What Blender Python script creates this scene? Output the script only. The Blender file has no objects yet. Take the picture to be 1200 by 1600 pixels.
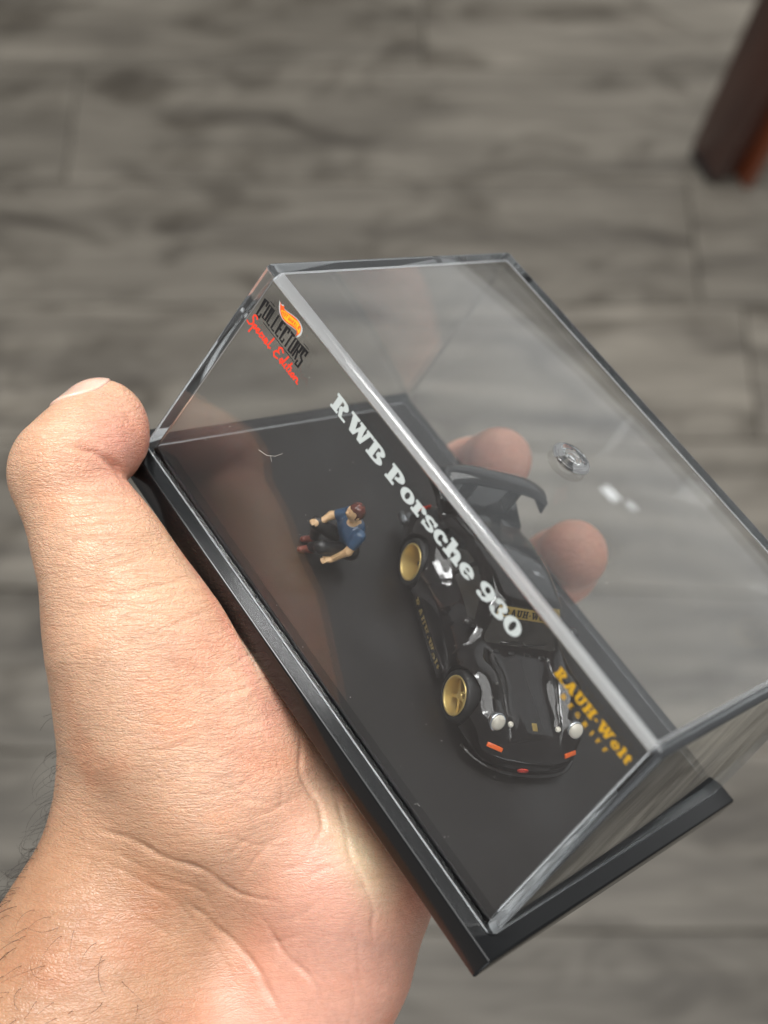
import bpy, bmesh, math, random
import numpy as np
from mathutils import Matrix, Vector
from mathutils.bvhtree import BVHTree
from mathutils.geometry import delaunay_2d_cdt, tessellate_polygon

# ------------------------------------------------------------------ camera, world, lamps, exposure
sc = bpy.context.scene
COL = sc.collection
MM = 0.001
FPX = 2100.0                       # focal length in pixels of a 1200 x 1600 picture
TILT = math.radians(23.0)          # the phone looks down, 23 degrees off the vertical
CAM = Vector((0.0, 0.0, 1.17))
RIGHT = Vector((1, 0, 0)); UP = Vector((0, math.cos(TILT), math.sin(TILT))); FWD = Vector((0, math.sin(TILT), -math.cos(TILT)))
# "eye" space: millimetres, x right, y down, z away from the phone
EYE = Matrix(((RIGHT.x, -UP.x, FWD.x, CAM.x), (RIGHT.y, -UP.y, FWD.y, CAM.y), (RIGHT.z, -UP.z, FWD.z, CAM.z), (0, 0, 0, 1)))
cd = bpy.data.cameras.new('camera')
cam = bpy.data.objects.new('camera', cd); COL.objects.link(cam)
cam.matrix_world = Matrix(((RIGHT.x, UP.x, -FWD.x, CAM.x), (RIGHT.y, UP.y, -FWD.y, CAM.y), (RIGHT.z, UP.z, -FWD.z, CAM.z), (0, 0, 0, 1)))
cd.sensor_fit = 'VERTICAL'; cd.sensor_height = 36.0; cd.sensor_width = 27.0
cd.lens = FPX / 1600.0 * 36.0
cd.clip_start = 0.01; cd.clip_end = 50
cd.dof.use_dof = True; cd.dof.focus_distance = 0.236; cd.dof.aperture_fstop = 13.5
sc.camera = cam

w = bpy.data.worlds.new('World'); sc.world = w; w.use_nodes = True
bg = w.node_tree.nodes['Background']
bg.inputs[0].default_value = (0.80, 0.79, 0.78, 1); bg.inputs[1].default_value = 0.28

def area(name, loc, target, size, size_y, power, color):
    l = bpy.data.lights.new(name, 'AREA'); l.shape = 'RECTANGLE'; l.size = size; l.size_y = size_y
    l.energy = power; l.color = color
    o = bpy.data.objects.new(name, l); COL.objects.link(o)
    o.location = loc
    o.rotation_euler = (Vector(target) - Vector(loc)).to_track_quat('-Z', 'Y').to_euler()
    o['kind'] = 'helper'
    return o
HANDC = (0.0, 0.09, 0.93)
area('ceiling_light', (0.42, 0.55, 2.62), HANDC, 2.3, 1.7, 42, (1.0, 0.985, 0.965))
area('added_key_light', (-0.28, 0.80, 2.45), HANDC, 0.75, 0.5, 25, (1.0, 0.995, 0.985))  # added lamp, no window: hardens the key and glints in the front top edge
area('window_light', (1.50, 1.98, 1.10), HANDC, 3.0, 1.9, 8.0, (0.95, 0.98, 1.0))
area('lamp_light', (1.28, 1.53, 0.75), HANDC, 0.04, 0.05, 0.020, (0.93, 0.97, 1.0))
area('lamp_light', (1.32, 1.50, 0.71), HANDC, 0.022, 0.025, 0.005, (0.93, 0.97, 1.0))
area('left_fill_light', (-2.5, -0.55, 1.0), HANDC, 3.2, 2.0, 3.0, (1.0, 0.80, 0.68))  # added warm fill, softens the hand's reflection in the front panel
area('rear_fill_light', (0.35, -2.1, 0.75), HANDC, 2.2, 1.3, 14, (0.93, 0.97, 1.0))  # added fill behind the camera to brighten the dark acrylic edges

sc.view_settings.view_transform = 'Standard'; sc.view_settings.look = 'None'
sc.view_settings.exposure = 0.12; sc.view_settings.gamma = 1.0; sc.view_settings.use_curve_mapping = False
sc.render.engine = 'CYCLES'
sc.cycles.max_bounces = 20; sc.cycles.transmission_bounces = 20; sc.cycles.glossy_bounces = 10; sc.cycles.diffuse_bounces = 4
sc.cycles.transparent_max_bounces = 24
sc.cycles.use_denoising = True
sc.cycles.sample_clamp_indirect = 8.0
sc.cycles.blur_glossy = 0.6

# ------------------------------------------------------------------ the display case frame (solved from the case's corners)
RC = Matrix(((0.56901304, 0.67434201, 0.47062407), (0.73872428, -0.16775002, -0.65279887), (-0.3612625, 0.7191125, -0.59360477)))
TC = Vector((-45.59529526, -13.21108899, 254.50661768))
CASE = EYE @ Matrix.Translation(TC * MM) @ RC.to_4x4()       # case metres -> world (x along, y back, z up)
CL, CD_, CH, CS, WALL = 110.0, 73.16, 47.36, 2.84, 2.1        # cover length, depth, height, taper, wall
RCn = np.array(RC); TCn = np.array(TC)
def eye_from_case(p): return RCn @ np.asarray(p, float) + TCn
def eye_from_px(u, v, d): return np.array([(u - 600) / FPX * d, (v - 800) / FPX * d, d])

# ------------------------------------------------------------------ helpers
def mesh_obj(name, verts, faces, mat, parent=None, scale=MM, smooth=True, normals=None):
    me = bpy.data.meshes.new(name)
    v = np.asarray(verts, float) * scale
    me.from_pydata(v.tolist(), [], [list(map(int, f)) for f in faces])
    me.update()
    if smooth:
        me.polygons.foreach_set('use_smooth', [True] * len(me.polygons))
    if normals is not None:
        me.normals_split_custom_set_from_vertices([tuple(map(float, n)) for n in normals])
    if mat is not None: me.materials.append(mat)
    o = bpy.data.objects.new(name, me); COL.objects.link(o)
    if parent is not None: o.parent = parent
    return o
def bm_obj(name, bm, mat, parent=None, scale=MM, smooth=False, angle=None):
    me = bpy.data.meshes.new(name)
    bmesh.ops.recalc_face_normals(bm, faces=bm.faces)
    bmesh.ops.scale(bm, vec=(scale,) * 3, verts=bm.verts)
    bm.to_mesh(me); bm.free()
    if smooth: me.polygons.foreach_set('use_smooth', [True] * len(me.polygons))
    if angle: me.set_sharp_from_angle(angle=math.radians(angle))
    if mat is not None: me.materials.append(mat)
    o = bpy.data.objects.new(name, me); COL.objects.link(o)
    if parent is not None: o.parent = parent
    return o
def empty(name, mat4, label, cat, group=None):
    o = bpy.data.objects.new(name, None); COL.objects.link(o); o.matrix_world = mat4
    o.empty_display_size = 0.01
    o['label'] = label; o['category'] = cat
    if group: o['group'] = group
    return o
def frustum(bm, x0, x1, y0, y1, z0, z1, inset=0.0, bevel=0.0, seg=2):
    vs = [bm.verts.new(p) for p in ((x0, y0, z0), (x1, y0, z0), (x1, y1, z0), (x0, y1, z0),
          (x0 + inset, y0 + inset, z1), (x1 - inset, y0 + inset, z1), (x1 - inset, y1 - inset, z1), (x0 + inset, y1 - inset, z1))]
    fs = [bm.faces.new([vs[i] for i in f]) for f in ((3, 2, 1, 0), (4, 5, 6, 7), (0, 1, 5, 4), (1, 2, 6, 5), (2, 3, 7, 6), (3, 0, 4, 7))]
    if bevel > 0:
        es = list({e for f in fs for e in f.edges})
        bmesh.ops.bevel(bm, geom=es, offset=bevel, segments=seg, profile=0.5, affect='EDGES')
def lathe(profile, axis='y', seg=40):
    """profile: list of (radius, offset along axis)."""
    V, Fc = [], []
    n = len(profile)
    for i in range(seg):
        a = 2 * math.pi * i / seg
        for r, h in profile:
            c, s_ = r * math.cos(a), r * math.sin(a)
            V.append((c, h, s_) if axis == 'y' else ((h, c, s_) if axis == 'x' else (c, s_, h)))
    for i in range(seg):
        j = (i + 1) % seg
        for k in range(n - 1):
            Fc.append((i * n + k, i * n + k + 1, j * n + k + 1, j * n + k))
    return V, Fc
def tube(points, radii, seg=8, caps=True):
    P = [Vector(p) for p in points]; V, Fc = [], []
    if not hasattr(radii, '__len__'): radii = [radii] * len(P)
    up = None
    for i, p in enumerate(P):
        t = (P[min(i + 1, len(P) - 1)] - P[max(i - 1, 0)]).normalized()
        if up is None:
            up = t.orthogonal().normalized()
        up = (up - t * up.dot(t)).normalized(); bi = t.cross(up)
        for k in range(seg):
            a = 2 * math.pi * k / seg
            V.append(tuple(p + (up * math.cos(a) + bi * math.sin(a)) * radii[i]))
    for i in range(len(P) - 1):
        for k in range(seg):
            k2 = (k + 1) % seg
            Fc.append((i * seg + k, i * seg + k2, (i + 1) * seg + k2, (i + 1) * seg + k))
    if caps:
        Fc.append(tuple(range(seg))[::-1]); Fc.append(tuple(range((len(P) - 1) * seg, len(P) * seg)))
    return V, Fc

# ---- signed-distance modelling (numpy)
def smin(a, b, k):
    h = np.maximum(k - np.abs(a - b), 0.0) / k
    return np.minimum(a, b) - h * h * k * 0.25
def smax(a, b, k): return -smin(-a, -b, k)
def s_cone(p, a, b, r1, r2):
    a = np.asarray(a, np.float32); b = np.asarray(b, np.float32)
    ba = b - a; L2 = float(ba @ ba)
    if L2 < 1e-9: return np.linalg.norm(p - a, axis=-1) - r1
    pa = p - a
    dt = pa @ ba
    t = np.clip(dt * (1 / L2), 0, 1)
    d2 = np.einsum('ij,ij->i', pa, pa) - t * (2 * dt - t * L2)
    return np.sqrt(np.maximum(d2, 0)) - (r1 + (r2 - r1) * t)
def s_ell(p, c, rad, Rm=None):
    q = p - np.asarray(c, np.float32)
    if Rm is not None: q = q @ np.asarray(Rm, np.float32)       # columns of Rm = local axes
    r = np.asarray(rad, np.float32)
    k0 = np.sqrt(((q / r) ** 2).sum(-1)) + 1e-9; k1 = np.sqrt(((q / (r * r)) ** 2).sum(-1)) + 1e-9
    return k0 * (k0 - 1.0) / k1
def s_box(p, c, half, r=0.0, Rm=None):
    q = p - np.asarray(c, np.float32)
    if Rm is not None: q = q @ np.asarray(Rm, np.float32)
    d = np.abs(q) - (np.asarray(half, np.float32) - r)
    return np.sqrt((np.maximum(d, 0) ** 2).sum(-1)) + np.minimum(d.max(-1), 0) - r
def grad(f, P, e=0.02):
    if len(P) > 60000: return np.concatenate([grad(f, P[k:k + 40000], e) for k in range(0, len(P), 40000)])
    g = np.empty_like(P)
    for i in range(3):
        d = np.zeros(3, P.dtype); d[i] = e
        g[:, i] = (f(P + d) - f(P - d)) / (2 * e)
    return g
def surface_nets(f, lo, hi, h, newton=3):
    """Mesh the zero level of f in the box lo..hi: verts, quads, normals."""
    lo = np.asarray(lo, np.float64); hi = np.asarray(hi, np.float64)
    C = 3
    n = (np.ceil((hi - lo) / (h * C)).astype(int) + 1) * C
    nc = n // C
    ax = [lo[i] + (np.arange(nc[i]) * C + (C - 1) / 2) * h for i in range(3)]
    G = np.stack(np.meshgrid(*ax, indexing='ij'), -1).astype(np.float32)
    Fc = f(G.reshape(-1, 3)).reshape(nc)
    F = np.repeat(np.repeat(np.repeat(Fc, C, 0), C, 1), C, 2)
    idx = np.argwhere(np.abs(F) < h * C * 1.9)
    pts = (lo + idx * h).astype(np.float32)
    vals = np.concatenate([f(pts[k:k + 60000]) for k in range(0, len(pts), 60000)]) if len(pts) else np.zeros(0)
    F[idx[:, 0], idx[:, 1], idx[:, 2]] = vals
    S = F < 0
    cs = np.zeros(np.array(S.shape) - 1, np.int8)
    for dx in (0, 1):
        for dy in (0, 1):
            for dz in (0, 1):
                cs += S[dx:S.shape[0] - 1 + dx, dy:S.shape[1] - 1 + dy, dz:S.shape[2] - 1 + dz]
    act = (cs > 0) & (cs < 8)
    ci = np.argwhere(act)
    vid = -np.ones(act.shape, np.int64); vid[act] = np.arange(len(ci))
    acc = np.zeros((len(ci), 3)); cnt = np.zeros(len(ci))
    cor = [(a, b, c) for a in (0, 1) for b in (0, 1) for c in (0, 1)]
    for a in cor:
        for k in range(3):
            if a[k] == 0:
                b = list(a); b[k] = 1
                fa = F[ci[:, 0] + a[0], ci[:, 1] + a[1], ci[:, 2] + a[2]]; fb = F[ci[:, 0] + b[0], ci[:, 1] + b[1], ci[:, 2] + b[2]]
                m = (fa < 0) != (fb < 0)
                t = np.where(m, fa / np.where(m, fa - fb, 1), 0)
                q = np.array(a, float)[None].repeat(len(ci), 0); q[:, k] += t
                acc[m] += q[m]; cnt[m] += 1
    V = lo + (ci + acc / np.maximum(cnt, 1)[:, None]) * h
    quads = []
    for k in range(3):
        i, j = (k + 1) % 3, (k + 2) % 3
        sl0 = [slice(1, -1)] * 3; sl1 = [slice(1, -1)] * 3
        sl0[k] = slice(0, -1); sl1[k] = slice(1, None)
        A = S[tuple(sl0)]; B = S[tuple(sl1)]
        e = np.argwhere(A != B)
        off = np.ones(3, int); off[k] = 0
        g = e + off
        fl = A[e[:, 0], e[:, 1], e[:, 2]]
        def cell(di, dj):
            c = g.copy(); c[:, i] -= di; c[:, j] -= dj
            return vid[c[:, 0], c[:, 1], c[:, 2]]
        q = np.stack([cell(1, 1), cell(0, 1), cell(0, 0), cell(1, 0)], 1)
        q[~fl] = q[~fl][:, ::-1]
        quads.append(q)
    Q = np.concatenate(quads); Q = Q[(Q >= 0).all(1)]
    V = V.astype(np.float32)
    for _ in range(newton):
        g = grad(f, V); gg = (g * g).sum(1) + 1e-6
        st = (f(V) / gg)[:, None] * g
        V = V - np.clip(st, -0.6 * h, 0.6 * h)
    g = grad(f, V); N = g / (np.linalg.norm(g, axis=1, keepdims=True) + 1e-9)
    return V.astype(float), Q, N.astype(float)

# ------------------------------------------------------------------ materials
def material(name):
    m = bpy.data.materials.new(name); m.use_nodes = True
    return m, m.node_tree.nodes, m.node_tree.links, m.node_tree.nodes['Principled BSDF']
def rgb(h):
    return tuple(((int(h[i:i + 2], 16) / 255 + 0.055) / 1.055) ** 2.4 if int(h[i:i + 2], 16) > 10 else int(h[i:i + 2], 16) / 255 / 12.92 for i in (0, 2, 4)) + (1,)
def simple(name, color, rough=0.5, metal=0.0, coat=0.0, spec=0.5, noise=0.0, nscale=200.0, bump=0.0):
    m, N, Lk, b = material(name)
    b.inputs['Base Color'].default_value = color
    b.inputs['Roughness'].default_value = rough; b.inputs['Metallic'].default_value = metal
    b.inputs['Coat Weight'].default_value = coat; b.inputs['Coat Roughness'].default_value = 0.04
    b.inputs['Specular IOR Level'].default_value = spec
    if noise > 0 or bump > 0:
        tc = N.new('ShaderNodeTexCoord'); nz = N.new('ShaderNodeTexNoise'); nz.inputs['Scale'].default_value = nscale; nz.inputs['Detail'].default_value = 5
        Lk.new(tc.outputs['Object'], nz.inputs['Vector'])
        if noise > 0:
            mp = N.new('ShaderNodeMapRange'); mp.inputs['To Min'].default_value = max(rough - noise, 0.02); mp.inputs['To Max'].default_value = rough + noise
            mp.inputs['From Min'].default_value = 0.3; mp.inputs['From Max'].default_value = 0.7
            Lk.new(nz.outputs['Fac'], mp.inputs['Value']); Lk.new(mp.outputs[0], b.inputs['Roughness'])
        if bump > 0:
            bp = N.new('ShaderNodeBump'); bp.inputs['Strength'].default_value = bump; bp.inputs['Distance'].default_value = 0.0003
            Lk.new(nz.outputs['Fac'], bp.inputs['Height']); Lk.new(bp.outputs[0], b.inputs['Normal'])
    return m

def wood_floor_material():
    m, N, Lk, b = material('grey_laminate')
    tc = N.new('ShaderNodeTexCoord'); oi = N.new('ShaderNodeObjectInfo')
    off = N.new('ShaderNodeVectorMath'); off.operation = 'SCALE'; off.inputs[0].default_value = (7.3, 3.1, 1.7)
    Lk.new(oi.outputs['Random'], off.inputs['Scale'])
    add = N.new('ShaderNodeVectorMath'); add.operation = 'ADD'
    Lk.new(tc.outputs['Object'], add.inputs[0]); Lk.new(off.outputs[0], add.inputs[1])
    def noise(sx, sy, scale, detail, rough=0.6, dist=0.0):
        mp = N.new('ShaderNodeMapping'); mp.inputs['Scale'].default_value = (sx, sy, 1)
        Lk.new(add.outputs[0], mp.inputs['Vector'])
        n = N.new('ShaderNodeTexNoise'); n.inputs['Scale'].default_value = scale; n.inputs['Detail'].default_value = detail
        n.inputs['Roughness'].default_value = rough; n.inputs['Distortion'].default_value = dist
        Lk.new(mp.outputs[0], n.inputs['Vector']); return n
    g1 = noise(1.0, 9.0, 3.2, 6, 0.62, 0.6)        # long grain
    g2 = noise(2.5, 45.0, 4.0, 4)                  # fine grain
    g3 = noise(2.2, 5.0, 3.0, 3, .6, 1.2)                   # smoky patches
    r1 = N.new('ShaderNodeValToRGB'); e = r1.color_ramp.elements
    e[0].position = 0.27; e[0].color = rgb('45403a'); e[1].position = 0.74; e[1].color = rgb('8c867b')
    k = r1.color_ramp.elements.new(0.5); k.color = rgb('69645b')
    mx = N.new('ShaderNodeMix'); mx.data_type = 'FLOAT'; mx.inputs[0].default_value = 0.25
    Lk.new(g1.outputs['Fac'], mx.inputs[2]); Lk.new(g2.outputs['Fac'], mx.inputs[3])
    Lk.new(mx.outputs[0], r1.inputs['Fac'])
    r3 = N.new('ShaderNodeValToRGB'); e = r3.color_ramp.elements
    e[0].position = 0.30; e[0].color = rgb('857d72'); e[1].position = 0.52; e[1].color = (1, 1, 1, 1)
    Lk.new(g3.outputs['Fac'], r3.inputs['Fac'])
    mul = N.new('ShaderNodeMix'); mul.data_type = 'RGBA'; mul.blend_type = 'MULTIPLY'; mul.inputs[0].default_value = 0.8
    Lk.new(r1.outputs[0], mul.inputs[6]); Lk.new(r3.outputs[0], mul.inputs[7])
    hsv = N.new('ShaderNodeHueSaturation'); mpv = N.new('ShaderNodeMapRange'); mpv.inputs['To Min'].default_value = 0.85; mpv.inputs['To Max'].default_value = 1.12
    Lk.new(oi.outputs['Random'], mpv.inputs['Value']); Lk.new(mpv.outputs[0], hsv.inputs['Value']); Lk.new(mul.outputs[2], hsv.inputs['Color'])
    Lk.new(hsv.outputs[0], b.inputs['Base Color'])
    b.inputs['Roughness'].default_value = 0.5; b.inputs['Specular IOR Level'].default_value = 0.35
    bp = N.new('ShaderNodeBump'); bp.inputs['Strength'].default_value = 0.25; bp.inputs['Distance'].default_value = 0.001
    Lk.new(g2.outputs['Fac'], bp.inputs['Height']); Lk.new(bp.outputs[0], b.inputs['Normal'])
    return m
def acrylic_material(name='clear_acrylic', rough=0.0, haze=0.0):
    m, N, Lk, b = material(name)
    N.remove(b)
    g = N.new('ShaderNodeBsdfGlass'); g.inputs['IOR'].default_value = 1.49; g.inputs['Roughness'].default_value = rough
    g.inputs['Color'].default_value = (0.985, 0.99, 0.99, 1)
    df = N.new('ShaderNodeBsdfDiffuse'); df.inputs['Color'].default_value = (.82, .86, .9, 1)
    mx = N.new('ShaderNodeMixShader'); Lk.new(g.outputs[0], mx.inputs[1]); Lk.new(df.outputs[0], mx.inputs[2])
    if haze > 0: mx.inputs[0].default_value = haze
    else:                                             # finger smears and wiped dust on the surface
        tc = N.new('ShaderNodeTexCoord'); mp = N.new('ShaderNodeMapping'); mp.inputs['Scale'].default_value = (38, 60, 44); mp.inputs['Rotation'].default_value = (.3, .5, .6)
        nz = N.new('ShaderNodeTexNoise'); nz.inputs['Scale'].default_value = 1.0; nz.inputs['Detail'].default_value = 7; nz.inputs['Roughness'].default_value = .62; nz.inputs['Distortion'].default_value = .8
        rg = N.new('ShaderNodeMapRange'); rg.inputs['From Min'].default_value = .46; rg.inputs['From Max'].default_value = .78; rg.inputs['To Max'].default_value = .012
        Lk.new(tc.outputs['Object'], mp.inputs[0]); Lk.new(mp.outputs[0], nz.inputs['Vector']); Lk.new(nz.outputs['Fac'], rg.inputs[0]); Lk.new(rg.outputs[0], mx.inputs[0])
    Lk.new(mx.outputs[0], N['Material Output'].inputs['Surface'])
    return m
M_FLOOR = wood_floor_material()
M_SUB = simple('dark_subfloor', rgb('2a2724'), 0.8)
M_ACRYLIC = acrylic_material(); M_EDGE = acrylic_material('moulded_acrylic_edge', .02, .045); M_FOOT = acrylic_material('acrylic_wall_foot', .35, .22)
M_BASE = simple('black_gloss_plastic', (0.006, 0.0065, 0.007, 1), 0.14, spec=.42)
M_PLATE = simple('charcoal_plate', (0.0095, 0.0078, 0.007, 1), 0.40, noise=0.02, nscale=45, bump=0.02)

# ------------------------------------------------------------------ floor of laminate planks
def px_on_floor(u, v, z=0.0):
    d = RIGHT * ((u - 600) / FPX) - UP * ((v - 800) / FPX) + FWD
    k = (z - CAM.z) / d.z
    return CAM + d * k
bm = bmesh.new(); frustum(bm, -1600, 1600, -900, 2300, -30, -4.2)
floor = bm_obj('floor', bm, M_SUB); floor['kind'] = 'structure'; floor['label'] = 'grey wood-look laminate floor far below the held case'
PW, PL = 152.0, 1210.0
bm = bmesh.new(); frustum(bm, -PL / 2 + .4, PL / 2 - .4, -PW / 2 + .4, PW / 2 - .4, -4, 0, bevel=1.3, seg=1)
plank = bm_obj('plank', bm, M_FLOOR, floor)
random.seed(4)
first = True
for r in range(-3, 11):
    sh = random.uniform(0, PL)
    for c in (-2, -1, 0, 1):
        x = c * PL + sh
        if abs(x) > 1500: continue
        o = plank if first else plank.copy()
        if not first: COL.objects.link(o)
        first = False
        o.location = (x * MM, (r * PW + 40) * MM, 0.0)

# a dark wooden furniture leg stands on the floor at the far right
leg_wood, N, Lk, b = material('mahogany')
tc = N.new('ShaderNodeTexCoord'); mp = N.new('ShaderNodeMapping'); mp.inputs['Scale'].default_value = (60, 60, 5)
nz = N.new('ShaderNodeTexNoise'); nz.inputs['Scale'].default_value = 1.5; nz.inputs['Detail'].default_value = 5
rp = N.new('ShaderNodeValToRGB'); e = rp.color_ramp.elements
e[0].position = 0.3; e[0].color = rgb('38201c'); e[1].position = 0.75; e[1].color = rgb('4d2a20')
Lk.new(tc.outputs['Object'], mp.inputs[0]); Lk.new(mp.outputs[0], nz.inputs['Vector']); Lk.new(nz.outputs['Fac'], rp.inputs[0]); Lk.new(rp.outputs[0], b.inputs['Base Color'])
b.inputs['Roughness'].default_value = 0.4; b.inputs['Coat Weight'].default_value = 0.3
p0 = px_on_floor(1135, 285)
lg = empty('furniture_leg', Matrix.Translation(p0) @ Matrix.Rotation(math.radians(5), 4, 'Y') @ Matrix.Rotation(math.radians(24), 4, 'Z'), 'dark reddish brown wooden furniture leg standing on the grey floor', 'furniture leg')
bm = bmesh.new(); frustum(bm, -19, 12, 0, 50, 9, 470, inset=-4, bevel=3, seg=2); bm_obj('leg_post', bm, leg_wood, lg, smooth=True, angle=35)
lit_face_wood = simple('lit_face_orange', rgb('7d3a18'), .35, coat=.3)  # light on the leg's right side, put in as a lighter orange colour
bm = bmesh.new(); frustum(bm, 12.4, 25, -16, 44, 2, 470, inset=-3, bevel=2, seg=2); bm_obj('lit_face_strip', bm, lit_face_wood, lg, smooth=True, angle=35)
bm = bmesh.new(); frustum(bm, -20, 10, 6, 46, 0, 9, bevel=1.5); bm_obj('foot_pad', bm, simple('black_felt', (0.012, 0.011, 0.011, 1), 0.85), lg)

# ------------------------------------------------------------------ the display case
case = empty('display_case', CASE, 'clear acrylic display case on a black base, tilted in the hand', 'display case')
OV = 3.3
bm = bmesh.new(); frustum(bm, -OV, CL + OV, -OV, CD_ + OV, -5.2, -0.12, inset=0.15, bevel=0.45, seg=3)
base = bm_obj('base', bm, M_BASE, case, smooth=True, angle=40)
bm = bmesh.new(); frustum(bm, WALL + .12, CL - WALL - .12, WALL + .12, CD_ - WALL - .12, -0.12, 1.0, inset=.06, bevel=0.2, seg=2)
plate = bm_obj('floor_plate', bm, M_PLATE, base, smooth=True, angle=40)
# cover: one moulded acrylic shell, open below, bevelled outer edges
def open_frustum(bm, x0, x1, y0, y1, z0, z1, ins, bev, seg):
    vs = [bm.verts.new(p) for p in ((x0, y0, z0), (x1, y0, z0), (x1, y1, z0), (x0, y1, z0),
          (x0 + ins, y0 + ins, z1), (x1 - ins, y0 + ins, z1), (x1 - ins, y1 - ins, z1), (x0 + ins, y1 - ins, z1))]
    fs = [bm.faces.new([vs[i] for i in f]) for f in ((4, 5, 6, 7), (0, 1, 5, 4), (1, 2, 6, 5), (2, 3, 7, 6), (3, 0, 4, 7))]
    es = [e for e in {e for f in fs for e in f.edges} if len(e.link_faces) == 2]
    bmesh.ops.bevel(bm, geom=es, offset=bev, segments=seg, profile=0.5, affect='EDGES')
bm = bmesh.new()
open_frustum(bm, 0, CL, 0, CD_, 0, CH, CS, 1.25, 4)
bm.verts.index_update(); n0 = len(bm.verts)
slope = CS / CH
open_frustum(bm, WALL, CL - WALL, WALL, CD_ - WALL, 0, CH - WALL, CS * (CH - WALL) / CH, 0.8, 4)
bm.verts.index_update()
bv = [v for v in bm.verts if any(len(e.link_faces) == 1 for e in v.link_edges)]
def loop_at(vs):
    return sorted(vs, key=lambda v: math.atan2((v.co.y - CD_ / 2) / CD_, (v.co.x - CL / 2) / CL))
bv_out = loop_at([v for v in bv if v.index < n0 and v.index >= 0]); bv_in = loop_at([v for v in bv if v not in set(bv_out)])
bv_mid = [bm.verts.new(a_.co.lerp(b_.co, .27)) for a_, b_ in zip(bv_out, bv_in)]
for i in range(len(bv_out)):
    j = (i + 1) % len(bv_out)
    bm.faces.new((bv_out[i], bv_out[j], bv_mid[j], bv_mid[i])); bm.faces.new((bv_mid[i], bv_mid[j], bv_in[j], bv_in[i]))
cover = bm_obj('cover', bm, M_ACRYLIC, case, smooth=True, angle=25)
cover.data.materials.append(M_EDGE); cover.data.materials.append(M_FOOT); cover.data.materials.append(M_BASE)
for f in cover.data.polygons:
    n = f.normal
    if f.area < 400e-6: f.material_index = 1 if (n.z > -.5 and f.center.length > 0) else 2
    c = f.center * 1000
    if abs(c.z) < .01: f.material_index = 3 if (c.y < WALL and c.y > .45) or (c.x < WALL and c.x > .45) else 2      # foot of the wall, resting on the base
    elif f.material_index == 1:                                              # only the outer rounding is frosted
        sl = CS * c.z / CH
        if min(c.x - sl, CL - sl - c.x, c.y - sl, CD_ - sl - c.y) > .9 and c.z < CH - 1.0: f.material_index = 0
# moulding gate mark in the middle of the top
prof = [(0.001, .62), (.5, .55), (.9, .25), (1.2, .22), (1.5, .5), (1.8, .55), (2.2, .2), (2.6, .16), (3.0, .42), (3.4, .45), (3.8, .02), (0.001, .02)]
V, Fc = lathe(prof, 'z', 40); V = [(x + CL / 2 + .4, y + CD_ / 2 - .8, z + CH + 0.01) for x, y, z in V]
mesh_obj('gate_mark', V, Fc, acrylic_material('gate_acrylic', 0.0, .02), cover)

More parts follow.
